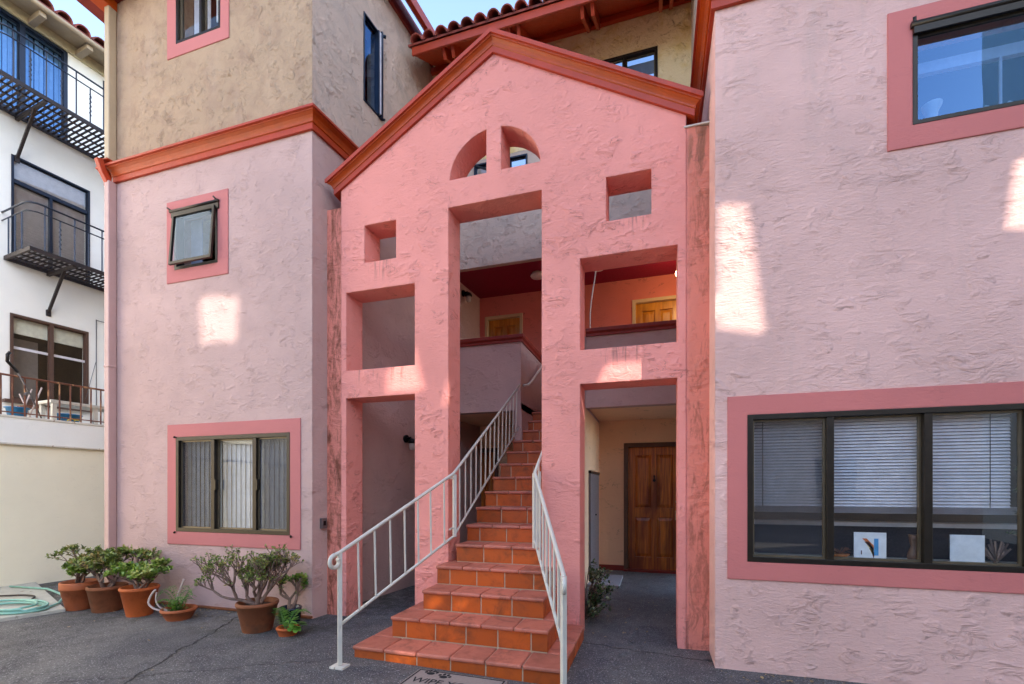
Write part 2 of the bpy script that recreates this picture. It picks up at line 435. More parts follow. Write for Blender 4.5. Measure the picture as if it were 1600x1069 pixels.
# ------------------------------------------------------------------ setting: ground
def ground_z(x, y):
    return .035 * math.exp(-((x + 2.5) ** 2 + (y - 3.1) ** 2) / 1.2) - .02 + .008 * math.sin(x * 1.7 + y) * math.cos(y * 1.3 - x * .4)
mb = MB()
def axis(lo, hi, fine0, fine1, st):
    xs = [fine0 + st * k for k in range(int((fine1 - fine0) / st) + 1)]
    return [lo, lo / 2 + fine0 / 2] + xs + [hi / 2 + fine1 / 2, hi]
GX = axis(-70, 70, -11, 5, .25); GY = axis(-70, 70, -1, 10, .25)
for y in GY:
    for x in GX: mb.pt(x, y, ground_z(x, y))
nx = len(GX)
for j in range(len(GY) - 1):
    for i in range(nx - 1): mb.face([j * nx + i, j * nx + i + 1, (j + 1) * nx + i + 1, (j + 1) * nx + i], 0, True)
g = struct(mb.build('asphalt_ground', M_asph, recalc=False))
mb = MB()
mb.prism([(-8.6, 4.35), (-6.46, 3.50), (-6.95, 2.70), (-9.2, 3.0)], 0, 0)
mb = MB(lambda a, o, z: Vector((a, z, o)))
mb.prism([(-8.85, 4.55), (-6.50, 3.62), (-6.75, 2.95), (-9.6, 3.2)], -.05, .012)
struct(mb.build('concrete_paving', M_slab, bevel=.004))

# ------------------------------------------------------------------ window builder
def window(parent, fr, a0, a1, z0, z1, muls, depth=.07, fw=.045, frame_mat=None, glass_mat=None, surround=None,
           sash_out=0, name='window', screens=()):
    """frame ring + mullions set in a wall hole; panes behind; optional painted surround flush with the wall"""
    fm = frame_mat or M_bronze; gm = glass_mat or M_glass
    m = MB(fr)
    o1 = .012; o0 = -depth
    m.prism(rect(a0, a1, z0, z1), o0, o1, [rect(a0 + fw, a1 - fw, z0 + fw, z1 - fw)])
    for u in muls: m.box(u - fw * .6, u + fw * .6, o0 + .005, o1 - .004, z0 + fw, z1 - fw)
    w = m.build(name, fm, parent, bevel=.003)
    ed = [a0 + fw] + list(muls) + [a1 - fw]
    for k in range(len(ed) - 1):
        l = ed[k] + (fw * .6 if k > 0 else 0); r = ed[k + 1] - (fw * .6 if k < len(ed) - 2 else 0)
        rec = -.035 if (k % 2 == 0) else -.05
        # inner sash edge, lighter worn metal
        s = MB(fr); s.prism(rect(l, r, z0 + fw, z1 - fw), rec - .012, rec + .012, [rect(l + .014, r - .014, z0 + fw + .016, z1 - fw - .016)])
        s.build('sash', M_bronze_l if fm is M_bronze else fm, w)
        p = MB(fr); p.face([p.pt(q0, rec, q1) for q0, q1 in rect(l + .013, r - .013, z0 + fw + .015, z1 - fw - .015)])
        p.build('pane', gm, w)
    if surround:
        (b0, b1, c0, c1) = surround
        t = MB(fr); t.prism(rect(b0, b1, c0, c1), -.02, .009, [rect(a0, a1, z0, z1)])
        t.build('surround', M_trim if parent is not tower else M_trim_l, w)
    return w
def slats(fr, a0, a1, z0, z1, step, o, tilt=.5, w=.024):
    m = MB(fr); z = z1
    while z > z0:
        c = math.cos(tilt) * w / 2; s_ = math.sin(tilt) * w / 2
        i = [m.pt(a0, o + c, z - s_), m.pt(a1, o + c, z - s_), m.pt(a1, o - c, z + s_), m.pt(a0, o - c, z + s_)]
        m.face(i); z -= step
    return m
def vslats(fr, a0, a1, z0, z1, step, o, rng, w=.085):
    m = MB(fr); a = a0
    while a < a1:
        an = .22 + rng.uniform(-.05, .05); c = math.cos(an) * w / 2; s_ = math.sin(an) * w / 2
        i = [m.pt(a - c, o - s_, z0), m.pt(a + c, o + s_, z0), m.pt(a + c, o + s_, z1), m.pt(a - c, o - s_, z1)]
        m.face(i); a += step
    return m

CORN = [(0, 0), (.03, 0), (.03, .062), (.042, .068), (.044, .085), (.05, .10), (.066, .122), (.09, .138), (.10, .142), (.102, .152), (.125, .155), (.125, .178), (.115, .19), (0, .235)]
CORN_MI = [1, 1, 0, 0, 0, 0, 0, 0, 0, 1, 1, 1, 0, 0]  # one paint in two colours: cove and band tones carry the light

# ------------------------------------------------------------------ pink bay tower on the left
DB = (.094, .9956); OB = (-3.565, 4.2)
FB = FR(OB, DB)                       # courtyard side wall of the tower
FF = FY(4.2)
tower = thing('apartment_tower', 'three storey stucco tower, tan above and pale pink below, with a burnt orange cornice', 'building', (-5.1, 6.0, 0))
xl, xr = -6.62, -3.565
H_low = rect(-5.545, -3.855, .877, 2.015); H_sm = rect(-5.57, -4.89, 4.035, 4.72); H_up = rect(-5.545, -4.85, 6.765, 7.75)
m = MB(FF); m.prism(rect(xl, xr, -.1, 5.38), -.22, 0, [H_low, H_sm]); m.build('front_wall', M_pink, tower)
m = MB(FF); m.prism(rect(xl, xr, 5.38, 8.1), -.22, 0, [H_up]); m.build('upper_front_wall', M_tan, tower)
m = MB(FB); m.prism(rect(.0, 5.2, -.1, 5.38), -.22, 0)
m.build('side_wall', M_pink, tower)
m = MB(FB); m.prism(rect(.0, 5.2, 5.38, 8.2), -.22, 0, [rect(.82, 1.152, 6.24, 7.35)]); m.build('upper_side_wall', M_greytan, tower)
MB().box(xl, xl + .2, 4.42, 9.2, -.1, 8.0).build('outer_wall', M_tan, tower); MB().box(xl, -3.3, 9.2, 9.4, -.1, 8.0).build('rear_wall', M_tan, tower)
for z in (2.62, 5.38): MB().box(xl + .2, -3.7, 4.42, 9.2, z, z + .12).build('floor_slab', M_porch, tower)
# roof: low slab with deep eaves
m = MB()
m.prism([(0, 0)] * 3, 0, 0) if False else None
e = Vector
rl, rr, yf, yb = -6.95, -3.30, 3.72, 9.6
pts = [(rl, yf, 7.52), (xr + .02, yf, 7.95), (xr + .48, yb, 7.95), (rl, yb, 7.52)]
for (x, y, z) in pts: m.pt(x, y, z)
for (x, y, z) in pts: m.pt(x, y, z + .10)
for q in ((3, 2, 1, 0), (4, 5, 6, 7), (0, 1, 5, 4), (1, 2, 6, 5), (2, 3, 7, 6), (3, 0, 4, 7)): m.face(list(q))
roof = m.build('roof', M_oxred, tower)
m = MB(); m.box(-6.72, -6.55, 3.60, 4.197, 7.46, 7.60); m.build('eave_bracket', M_orange, tower, bevel=.008)
m = MB(FB); m.box(-.2, 2.25, .215, .275, 7.97, 8.10); m.build('side_fascia', M_redor, tower, bevel=.006)
m = MB(FB); m.sweep([(0, 0), (2.9, 0)], [(0, 8.0), (.03, 8.0), (.03, 8.10), (.055, 8.12), (.06, 8.22), (0, 8.24)])
m.build('side_frieze', M_redor, tower)
m = MB(FB)
i = [m.pt(-.2, .05, 8.235), m.pt(2.9, .05, 8.235), m.pt(2.25, .27, 8.095), m.pt(-.2, .27, 8.095)]; m.face(i)
j = [m.pt(-.2, .05, 8.255), m.pt(2.9, .05, 8.255), m.pt(2.25, .27, 8.115), m.pt(-.2, .27, 8.115)]; m.face(j[::-1])
for k in range(4): m.face([i[k], i[(k + 1) % 4], j[(k + 1) % 4], j[k]])
m.build('side_soffit', M_redor, tower)
# cornice round the front and the courtyard side
cz = 5.28
path = [(-6.60, 4.2), (xr, 4.2)] + [(xr + .094 * 2.4, 4.2 + .9956 * 2.4)]
m = MB(); m.sweep(path, [(p, cz + z) for p, z in CORN], CORN_MI)
corn = m.build('cornice', [M_orange, M_redor], tower)
# cornice stub past the pipe, with a tilted strap over it
m = MB(); m.sweep([(-6.76, 4.2), (-6.66, 4.2)], [(p, cz + z - .005) for p, z in CORN], CORN_MI)
m.build('cornice_end', [M_orange, M_redor], corn)
m = MB(); m.tube([(-6.615, 4.155, 5.22), (-6.62, 4.075, 5.36), (-6.63, 4.03, 5.50)], .048, 4, sm=False); m.box(-6.69, -6.53, 4.06, 4.195, 5.5, 5.52)
m.build('strap', M_redor, corn, bevel=.006)
# downspout
m = MB(); m.box(-6.645, -6.56, 4.10, 4.195, 5.50, 7.47); dp = m.build('downspout', M_pipe_t, tower, bevel=.012)
m = MB(); m.box(-6.645, -6.56, 4.10, 4.195, .02, 5.27); m.box(-6.652, -6.553, 4.094, 4.197, 2.92, 2.95); m.build('lower_pipe', M_pipe_p, dp, bevel=.010)
# base weep screed
m = MB(FF); m.box(-6.6, -3.56, .001, .03, -.01, .012); m.build('base_screed', M_terra_d, tower)
rng = random.Random(5)
# windows
w = window(tower, FF, -5.545, -3.855, .877, 2.015, [-4.969, -4.353], surround=(-5.684, -3.714, .722, 2.166), glass_mat=M_glass_dim)
vslats(FF, -5.5, -3.88, .9, 1.99, .070, -.13, rng).build('vertical_blind', M_vblind, w)
for q0, q1 in ((-5.49, -5.005), (-4.32, -3.91)):
    m = MB(FF); m.face([m.pt(a_, -.03, z_) for a_, z_ in rect(q0, q1, .93, 1.965)]); m.build('insect_screen', M_screen, w)
m = MB(FF); m.box(-4.94, -4.38, -.12, -.09, 1.92, 1.985); m.build('blind_rail', M_white, w)
for (a, z) in ((-5.56, .872), (-3.84, .872), (-5.56, 2.02)):
    MB(FF).tube([(a - .012, 0, z), (a + .016, .03, z - .008)], .012, 6).build('corner_clip', M_bronze, w)
for a in (-4.94, -4.325): MB(FF).box(a, a + .018, -.03, .012, 1.38, 1.50).build('latch', M_bronze, w)
# small awning window, swung out at the bottom
a0, a1, z0, z1 = -5.57, -4.89, 4.035, 4.72
m = MB(FF); m.prism(rect(a0, a1, z0, z1), -.09, .012, [rect(a0 + .035, a1 - .035, z0 + .035, z1 - .035)])
w = m.build('awning_window', M_bronze, tower, bevel=.003)
t = MB(FF); t.prism(rect(-5.695, -4.735, 3.885, 4.87), -.02, .009, [rect(a0, a1, z0, z1)]); t.build('surround', M_trim_l, w)
m = MB(FF); m.tube([(-5.63, .02, 4.745), (-4.86, .02, 4.745)], .018, 6); m.box(-5.60, -4.86, .012, .03, 4.66, 4.72)
m.tube([(-5.60, .0, 4.75), (-5.655, .035, 4.79)], .010, 5); m.tube([(-4.89, .0, 4.75), (-4.93, .035, 4.80)], .010, 5)
m.build('head_flashing', M_bronze, w)
tilt = R(4.5); zh = 4.69
def FT(a, o, z):
    dz = z - zh; return FF(a, .03 + o * math.cos(tilt) - dz * math.sin(tilt), zh + dz * math.cos(tilt) + o * math.sin(tilt))
m = MB(FT); m.prism(rect(a0 + .01, a1 - .01, 4.06, 4.69), -.012, .016, [rect(a0 + .04, a1 - .04, 4.095, 4.655)])
m.build('sash', M_bronze, w, bevel=.003)
m = MB(FT); m.face([m.pt(q0, 0, q1) for q0, q1 in rect(a0 + .04, a1 - .04, 4.095, 4.655)]); m.build('pane', M_glass_dark, w)
m = MB(FF)
for a in (-5.50, -5.44, -5.38): m.box(a, a + .062, -.16, -.15, 4.08, 4.70)
m.build('curtain', M_greyc, w)
# upper window
w = window(tower, FF, -5.545, -4.85, 6.765, 7.75, [-5.16], surround=(-5.69, -4.722, 6.615, 7.9), fw=.03)
MB(FF).box(-5.45, -5.19, -.16, -.15, 6.8, 7.7).build('curtain', M_blind, w); MB(FF).box(-5.14, -4.9, -.20, -.19, 7.1, 7.7).build('curtain', M_blind, w)
# courtyard side window
w = window(tower, FB, .82, 1.152, 6.24, 7.35, [], depth=.05, fw=.018, frame_mat=M_navy, glass_mat=M_glass_blue)
m = MB(FB); m.box(1.08, 1.10, -.04, .03, 6.26, 7.34); m.box(1.125, 1.152, -.03, .045, 6.23, 7.36); m.tube([(1.15, .0, 7.345), (1.2, .05, 7.345)], .02, 6); m.tube([(1.15, 0, 6.245), (1.19, .045, 6.245)], .016, 6)
m.build('sliding_frame', M_navy, w)
m = MB(FB); m.box(1.10, 1.125, -.03, .035, 6.27, 7.33); m.build('sash_edge', M_blind, w)

# ------------------------------------------------------------------ gabled screen wall
G = 4.4; FG = FY(G)
gable = thing('gable_wall', 'salmon pink gabled screen wall with square openings and a split half round vent', 'wall', (-1.55, 4.55, 0))
def quad_arc(cx, sgn):
    x0 = cx + sgn * .077; P = [(x0, 4.565)]
    rx, rz = .478, .445
    a1 = math.acos(.077 / rx)
    arc = []
    for k in range(15):
        a = a1 * (1 - k / 14); arc.append((cx + sgn * rx * math.cos(a), 4.56 + rz * math.sin(a) if k < 14 else 4.565))
    P += arc
    return P if sgn < 0 else P[::-1]
holes = [rect(-3.281, -2.430, -.05, 2.393), rect(-3.281, -2.431, 2.697, 3.562), rect(-3.046, -2.655, 3.86, 4.27),
         rect(-2.045, -1.057, -.05, 4.287), rect(-.686, .182, -.05, 2.382), rect(-.686, .184, 2.702, 3.567), rect(-.444, -.040, 3.877, 4.286),
         quad_arc(-1.55, -1), quad_arc(-1.55, 1)]
out = [(-3.35, -.1), (.255, -.1), (.255, 4.66), (.255, 4.70), (-1.55, 5.735), (-3.35, 4.70)]
m = MB(FG); m.prism(out, -.30, 0, holes)
gw = m.build('gable_front', M_salmon, gable)
m = MB(FG); m.box(-3.56, -3.35, -.30, -.015, -.1, 4.53); m.build('side_pier', M_salmon, gable)
m = MB(FG); m.prism([(.255, -.1), (.47, -.1), (.47, 4.565), (.27, 4.60), (.255, 4.60)], -.30, -.004); m.build('side_pier', M_salmon, gable)
m = MB(FG); m.box(.235, .455, -.30, .012, 4.585, 4.60); m.build('pier_flashing', M_cap, gable, bevel=.003)
# raking moulding: profile swept along the two slopes in the plane of the wall
sl = (5.735 - 4.70) / 1.80; L = math.hypot(1, sl)
prof = [(-.30, .0), (.028, .0), (.028, .05), (.036, .056), (.038, .07), (.046, .086), (.064, .102), (.076, .106), (.078, .116), (.098, .118), (.098, .155), (-.30, .165)]
mis = [1, 1, 0, 0, 0, 0, 0, 0, 1, 1, 1, 1]  # light on cove and bands painted as two colours of one paint
m = MB(FG); rows = []
for (x, kind) in ((-1.845, 0), (0, 1), (1.845, 2)):
    row = []
    for (o, u) in prof:
        ext = 0 if kind == 1 else (o if o > 0 else .05) * .95 * (1 if kind == 2 else -1)
        xx = x + ext
        row.append(m.pt(-1.55 + xx, o, 5.735 - abs(xx) * sl + u * L))
    rows.append(row)
for a, b in zip(rows, rows[1:]):
    for j in range(len(prof)): m.face([a[j], a[(j + 1) % len(prof)], b[(j + 1) % len(prof)], b[j]], mis[j])
m.face(rows[0], 0); m.face(rows[-1][::-1], 0)
m.build('rake_moulding', [M_orange, M_redor], gable)

# ------------------------------------------------------------------ rear block with porch and balcony
P = 6.6; FP = FY(P); YB = 8.25; FBk = FY(YB)
rear = thing('porch_building', 'tan rear building with a maroon porch ceiling, balcony and red tiled eave', 'building', (-1.5, 7.5, 0))
xL = OB[0] + .0944 * (P - 4.2)
m = MB(FP); m.prism(rect(xL, .46, 6.36, 8.1), -.08, 0, [rect(-.74, .02, 6.55, 7.365)]); m.build('upper_wall', M_tan_l, rear)
m = MB(FP); m.prism(rect(xL, .46, 4.745, 6.36), -.08, -.002, [rect(-2.64, -1.80, 5.86, 6.30)]); m.build('header_wall', M_greytan, rear)  # lower part of the tan wall, its shade painted in as grey
window(rear, FP, -2.64, -1.80, 5.86, 6.30, [-2.36, -2.08], fw=.022, frame_mat=M_navy, glass_mat=M_glass_dark)
m = MB(FP); m.bar((-2.62, .05, 6.26), (-1.9, .05, 5.9), .012); m.build('window_stay', M_black, rear)
m = MB(FP); m.box(xL - .1, .46, -YB + P - .1, -.25, 4.98, 5.1); m.build('porch_ceiling', M_maroon, rear)
m = MB(FBk)
doorsL = (-3.62, -2.86, 0, 2.15); doorR = (-.455, .42, 0, 2.105)
m.prism(rect(-3.5, .46, -.1, 2.72), -.2, 0, [rect(-.46, .42, -.05, 2.12), rect(-3.42, -2.86, -.05, 2.12)]); m.build('ground_back_wall', M_porch, rear)
m = MB(FBk); m.prism(rect(-3.5, .46, 2.72, 5.0), -.2, 0, [rect(-3.03, -2.385, 2.73, 4.57), rect(-.345, .40, 2.73, 4.57)]); m.build('balcony_back_wall', M_porch_red, rear)
# balcony: floor slab, parapets with caps
for q0, q1 in ((xL + .02, -1.9), (-.94, .45)): MB(FP).box(q0, q1, -1.63, -.02, 2.56, 2.66).build('balcony_floor', M_porch, rear)
m = MB(FP); m.box(xL + .005, -1.90, -.14, 0, 2.545, 3.555); m.build('parapet', M_pink, rear)
m = MB(FP); m.box(-.945, .455, -.14, 0, 2.53, 3.53); m.build('parapet', M_pink, rear)
m = MB(FXneg(-1.90)); m.box(6.74, 8.1, -.0, .14, 2.545, 3.555); m.box(6.6, 8.1, -.012, .10, 1.9, 2.545); m.build('stair_parapet', M_pink, rear)
cap = [(-.16, 0), (.02, 0), (.02, .035), (.03, .045), (.045, .06), (.045, .105), (-.16, .105)]
m = MB(); m.sweep([(xL + .005, P), (-1.90, P), (-1.90, 8.1)], [(p, 3.555 + z) for p, z in cap]); m.build('parapet_cap', M_oxred, rear, bevel=.004)
m = MB(); m.sweep([(-.945, P), (.455, P)], [(p, 3.53 + z) for p, z in cap]); m.build('parapet_cap', M_oxred, rear, bevel=.004)
# wall between the stair and the right entry, and right side wall of the porch
m = MB(); m.box(-1.055, -.95, 4.72, 8.25, -.1, 2.53); m.build('entry_side_wall', M_porch, rear)
m = MB(); m.box(-.99, -.95, 6.62, 8.25, 2.53, 3.55); m.build('landing_wall', M_pink, rear)
m = MB(FXneg(.46)); m.prism(rect(6.6, 8.45, -.1, 9.0), -.15, 0, [rect(6.75, 8.2, -.05, 2.45), rect(6.75, 8.2, 3.5, 4.9)]); m.build('daylight_opening_wall', M_porch, rear)  # unseen openings added to let daylight into entry and porch
# doors
def panel_door(fr, a0, a1, z0, z1, wood_m, frame_m, handle_side=1, fw=.07, proud=.02):
    m = MB(fr)
    o = -.09
    m.box(a0, a1, o - .04, o, z0, z1)
    W = a1 - a0; st = .11
    xs = [(a0 + st, a0 + W / 2 - st * .38), (a0 + W / 2 + st * .38, a1 - st)]
    zs = [(z0 + .22, z0 + .90), (z0 + 1.06, z1 - .13)]
    hol = [rect(x0, x1, c0, c1) for x0, x1 in xs for c0, c1 in zs]
    m.prism(rect(a0, a1, z0, z1), o - .001, o + .032, hol)
    for x0, x1 in xs:
        for c0, c1 in zs:
            i0 = [(x0 + .012, c0 + .012), (x1 - .012, c0 + .012), (x1 - .012, c1 - .012), (x0 + .012, c1 - .012)]
            i1 = [(x0 + .05, c0 + .06), (x1 - .05, c0 + .06), (x1 - .05, c1 - .06), (x0 + .05, c1 - .06)]
            A = [m.pt(a, o + .001, z) for a, z in i0]; B = [m.pt(a, o + .016, z) for a, z in i1]
            for k in range(4): m.face([A[k], A[(k + 1) % 4], B[(k + 1) % 4], B[k]])
            m.face(B)
    d = m.build('door', wood_m, rear, bevel=.004)
    m = MB(fr); m.prism([(a0 - fw, z0), (a0, z0), (a0, z1), (a1, z1), (a1, z0), (a1 + fw, z0), (a1 + fw, z1 + fw), (a0 - fw, z1 + fw)], -.13, proud)
    m.build('door_frame', frame_m, d, bevel=.004)
    h = MB(fr); ax = a1 - .06 if handle_side > 0 else a0 + .06
    h.box(ax - .03, ax + .03, o + .03, o + .042, z0 + .86, z0 + 1.02)
    h.tube([(ax, o + .03, z0 + .94), (ax, o + .075, z0 + .94)], .014, 8); h.tube([(ax, o + .06, z0 + .94), (ax, o + .10, z0 + .94)], [.030, .024], 10)
    h.build('handle', M_brass, d)
    MB(fr).tube([(ax, o + .02, z0 + 1.17), (ax, o + .05, z0 + 1.17)], .026, 10).build('deadbolt', M_brass, d)
    return d
d = panel_door(FBk, -.46, .395, .0, 2.10, M_door, M_doorframe)
m = MB(FBk); m.tube([(-.03, -.07, 1.60), (-.03, -.05, 1.60)], .016, 10); m.tube([(-.03, -.06, 1.53), (-.03, -.04, 1.53)], .026, 10); m.box(-.04, -.02, -.06, -.045, 1.52, 1.62); m.build('knocker', M_black, d)
m = MB(FBk); m.box(-.53, .42, -.1, .08, -.06, .012); m.build('threshold', M_oxred, d)
d['label'] = 'varnished four panel door at ground level on the right'
panel_door(FBk, -3.40, -2.88, .0, 2.08, M_door, M_doorframe)
d = panel_door(FBk, -3.02, -2.395, 2.66, 4.56, M_door_y, M_creamframe, -1, .055)
d = panel_door(FBk, -.335, .38, 2.66, 4.56, M_door_y, M_creamframe, 1, .055)
m = MB(FBk); m.box(-1.0, -.53, .001, .02, -.02, .07); m.build('baseboard', M_oxred, rear)
# rear window in the upper wall
w = window(rear, FP, -.74, .02, 6.55, 7.365, [-.414], fw=.035, glass_mat=M_glass_blue)
m = MB(FP); m.box(-.70, -.43, -.14, -.12, 7.1, 7.3); m.box(-.40, -.02, -.14, -.12, 7.13, 7.3); m.box(-.11, -.085, -.13, -.12, 6.6, 7.1); m.build('blind', M_blind, w)
# eave: sloping soffit, fascia, outlookers, tiles
m = MB(FXneg(0))
E0 = (5.83, 7.44); E1 = (6.6, 7.93)
def sect(poly, x0, x1, name, mt, parent, bevel=0):
    b = MB(lambda a, o, z: Vector((o, a, z))); b.prism(poly, x0, x1); return b.build(name, mt, parent, bevel=bevel)
eave = sect([(5.83, 7.455), (6.62, 7.955), (6.62, 8.0), (5.83, 7.50)], -3.25, .46, 'eave_soffit', M_redor, rear)
sect([(5.80, 7.43), (5.83, 7.43), (5.83, 7.535), (5.80, 7.535)], -3.25, .46, 'fascia', M_redor, eave, .004)
sect([(6.54, 7.83), (6.598, 7.83), (6.598, 7.94), (6.54, 7.91)], xL, .46, 'frieze_board', M_redor, eave, .004)
for X in (-2.74, -1.80, -.83, .12):
    for dx in (-.085, .045):
        sect([(5.90, 7.40), (5.93, 7.36), (6.54, 7.75), (6.54, 7.91), (5.85, 7.475)], X + dx, X + dx + .045, 'outlooker', M_redor, eave, .004)
m = MB()
k = 0; X = -3.15
while X < .5:
    p0 = Vector((X, 5.74, 7.545)); dr = Vector((0, .82, .53)).normalized()
    for c in range(2):
        a = p0 + dr * (c * .42); b = a + dr * .46; seg = 9
        up = Vector((0, -dr.z, dr.y)); r0, r1 = .088, .072
        rows = []
        for (q, rr) in ((a, r0), (b, r1)):
            for th_ in (0, .014):
                rows.append([])
                for j in range(seg + 1):
                    an = math.pi * j / seg
                    v = q + Vector((1, 0, 0)) * math.cos(an) * (rr - th_) + up * (math.sin(an) * (rr - th_) * .95 + c * .02)
                    m.v.append(v); rows[-1].append(len(m.v) - 1)
        A, Ai, B, Bi = rows
        for j in range(seg):
            m.face([A[j], A[j + 1], B[j + 1], B[j]], 0, True); m.face([Ai[j], Bi[j], Bi[j + 1], Ai[j + 1]], 0, True)
            m.face([A[j], Ai[j], Ai[j + 1], A[j + 1]]); m.face([B[j], B[j + 1], Bi[j + 1], Bi[j]])
    X += .187
m.build('barrel_tiles', M_roof, rear, recalc=False)
m = MB(); i = [m.pt(-3.3, 5.78, 7.54), m.pt(.46, 5.78, 7.54), m.pt(.46, 9.5, 9.9), m.pt(-3.3, 9.5, 9.9)]; j = [m.pt(*(Vector(m.v[q]) + Vector((0, 0, .03)))) for q in i]
m.face(i[::-1]); m.face(j)
for q in range(4): m.face([i[q], i[(q + 1) % 4], j[(q + 1) % 4], j[q]])
m.build('roof_deck', M_roof, rear)

# ------------------------------------------------------------------ pale building on the right
FRt = FY(4.0)
rb = thing('pink_apartment_block', 'pale pink stucco block on the right with two rose framed windows', 'building', (4.5, 6.0, 0))
m = MB(FRt); m.prism(rect(.445, 9.0, -.1, 5.28), -.22, 0, [rect(.676, 2.60, .83, 1.967), rect(1.735, 3.2, 3.968, 4.655)]); m.build('front_wall', M_pink_r, rb)
m = MB(FRt); m.prism(rect(.445, 9.0, 5.28, 9.0), -.22, 0); m.build('upper_front_wall', M_tan, rb)
m = MB(); m.box(.445, .665, 4.22, 6.55, -.1, 5.28); m.build('side_wall', M_pink_r, rb)
m = MB(); m.box(.445, .665, 4.22, 6.85, 5.28, 9.0); m.build('upper_side_wall', M_greytan, rb)
m = MB(); m.box(.665, 9, 6.4, 6.55, -.1, 8.8); m.box(.665, 9, 4.22, 6.55, 8.8, 9.0); m.build('rear_wall', M_dark, rb)
m = MB(); m.box(.665, 9, 4.22, 6.4, 2.6, 2.75); m.build('floor_slab', M_porch, rb)
m = MB(); m.box(.45, 9, 3.3, 7.2, 9.0, 9.15); m.build('roof', M_roof, rb)
cz = 5.17
m = MB(); m.sweep([(9.0, 4.0), (.445, 4.0), (.445, 6.55)][::-1], [(p, cz + z) for p, z in CORN], CORN_MI)
m.build('cornice', [M_orange, M_redor], rb)
# wrong-side guard: sweep runs rear to front to right so that outward faces the court
w = window(rb, FRt, .676, 2.60, .83, 1.967, [1.232, 1.828, 2.385], surround=(.535, 2.75, .69, 2.114), fw=.04)
m = MB(FRt); m.face([m.pt(q0, -.052, q1) for q0, q1 in rect(.74, 1.195, .89, 1.91)]); m.build('insect_screen', M_screen, w)
slats(FRt, .70, 2.34, 1.27, 1.93, .0235, -.10, .95, .026).build('blind', M_blind, w)
sl2 = slats(FRt, .70, 2.42, 1.215, 1.265, .008, -.10, .2, .026)
sl2.build('gathered_blind', M_blind, w)
m = MB(FRt); m.tube([(.80, -.082, 1.92), (.80, -.082, 1.26)], .003, 5); m.tube([(2.22, -.082, 1.92), (2.22, -.082, 1.26)], .003, 5); m.build('blind_cord', M_black, w)
w2 = window(rb, FRt, 1.735, 3.2, 3.968, 4.655, [], surround=(1.587, 3.35, 3.815, 4.80), fw=.03, glass_mat=M_glass_blue)
m = MB(FRt); m.tube([(1.72, .02, 4.665), (3.2, .02, 4.665)], .022, 6); m.box(1.735, 3.2, .013, .03, 4.60, 4.65); m.tube([(1.75, 0, 4.64), (1.735, .035, 4.71)], .011, 5); m.build('head_flashing', M_bronze, w2)
m = MB(FRt); m.box(1.79, 3.1, -.20, -.16, 4.44, 4.52); m.box(2.31, 2.325, -.16, -.15, 4.02, 4.44); m.build('blind', M_blind, w2)
# dark back of a sofa and pale ledge behind the lower panes
m = MB(FRt); m.box(.70, 2.56, -.42, -.30, .6, 1.10); sofa = m.build('sofa_back', M_sofa); tag(sofa, 'dark speckled sofa back behind the large lower window', 'sofa')
m = MB(FRt); m.box(.70, 2.56, -.43, -.28, 1.102, 1.135); m.build('top_ledge', M_sofatop, sofa)

# ------------------------------------------------------------------ things on the window sills
def sill(frame, a0, a1, z0, z1, o, th=.006): return MB(frame).box(a0, a1, o - th, o, z0, z1)
m = MB(FRt); m.box(.70, 2.57, -.26, -.085, .855, .87); m.build('window_sill', M_white, w)
pr = thing('art_card', 'white card with a striped triangle leaning in the middle pane', 'picture', (1.52, 4.12, .87))
sill(FRt, 1.418, 1.622, .872, 1.07, -.10).build('card', M_paper, pr)
M_stripe = []
for nm, c in (('stripe_blue', (60, 150, 200)), ('stripe_ochre', (214, 150, 60)), ('stripe_brown', (90, 40, 30)), ('stripe_orange', (222, 110, 50)), ('stripe_cream', (230, 205, 150))): M_stripe.append(plain(nm, srgb(*c), .6))
m = MB(FRt); m.box(1.545, 1.572, -.0995, -.098, .90, 1.025, 0)
cs = [3, 2, 4, 1, 2]
for k in range(5):
    y0, y1 = 1.025 - k * .024, 1.025 - (k + 1) * .024 + .002
    t0 = .075 * (1 - k / 5)
    A = [m.pt(1.543 - t0, -.0985, y0 + .0), m.pt(1.543 - t0 + .03, -.0985, y0), m.pt(1.543, -.0985, y1 - .03 + k * .003), m.pt(1.543, -.0985, y1 - .055 + k * .005)]
    m.face(A, cs[k])
m.box(1.462, 1.468, -.0995, -.098, .905, .935, 2)
m.build('print', M_stripe, pr)
m = sill(FRt, 2.003, 2.20, .872, 1.068, -.10); tag(m.build('paper_sheet', M_paper), 'blank white sheet leaning in the right hand pane', 'paper')
va = thing('brown_vase', 'narrow brown vase standing right of the striped card', 'vase', (1.80, 4.12, .87))
m = MB(); m.lathe((1.80, 4.12, .871), [(.03, 0), (.045, .02), (.04, .05), (.022, .10), (.03, .15), (.036, .19), (.028, .19)], 14); m.build('body', M_doorframe, va)
m = MB(); rng = random.Random(2)
bk = thing('twig_bowl', 'low bowl of dry twigs left of the striped card', 'bowl', (1.33, 4.13, .87))
MB().lathe((1.33, 4.13, .871), [(.04, 0), (.07, .03), (.065, .03)], 14).build('bowl', M_door, bk)
for k in range(26):
    a = rng.uniform(0, 6.3); r = rng.uniform(.03, .08); m.tube([(1.33, 4.13, .89), (1.33 + math.cos(a) * r * .6, 4.13 + math.sin(a) * .03, .93), (1.33 + math.cos(a) * r, 4.13 + math.sin(a) * .04, .91 + rng.uniform(0, .05))], .003, 4)
m.build('twigs', M_rust, bk)
dp_ = thing('dried_flowers', 'bunch of dried flowers beside the blank white sheet', 'dried flowers', (2.28, 4.13, .87))
m = MB()
for k in range(40):
    a = rng.uniform(0, 6.3); r = rng.uniform(.02, .1); m.tube([(2.28, 4.13, .872), (2.28 + math.cos(a) * r, 4.13 + math.sin(a) * .04, .88 + rng.uniform(.05, .16))], [.003, .007], 5)
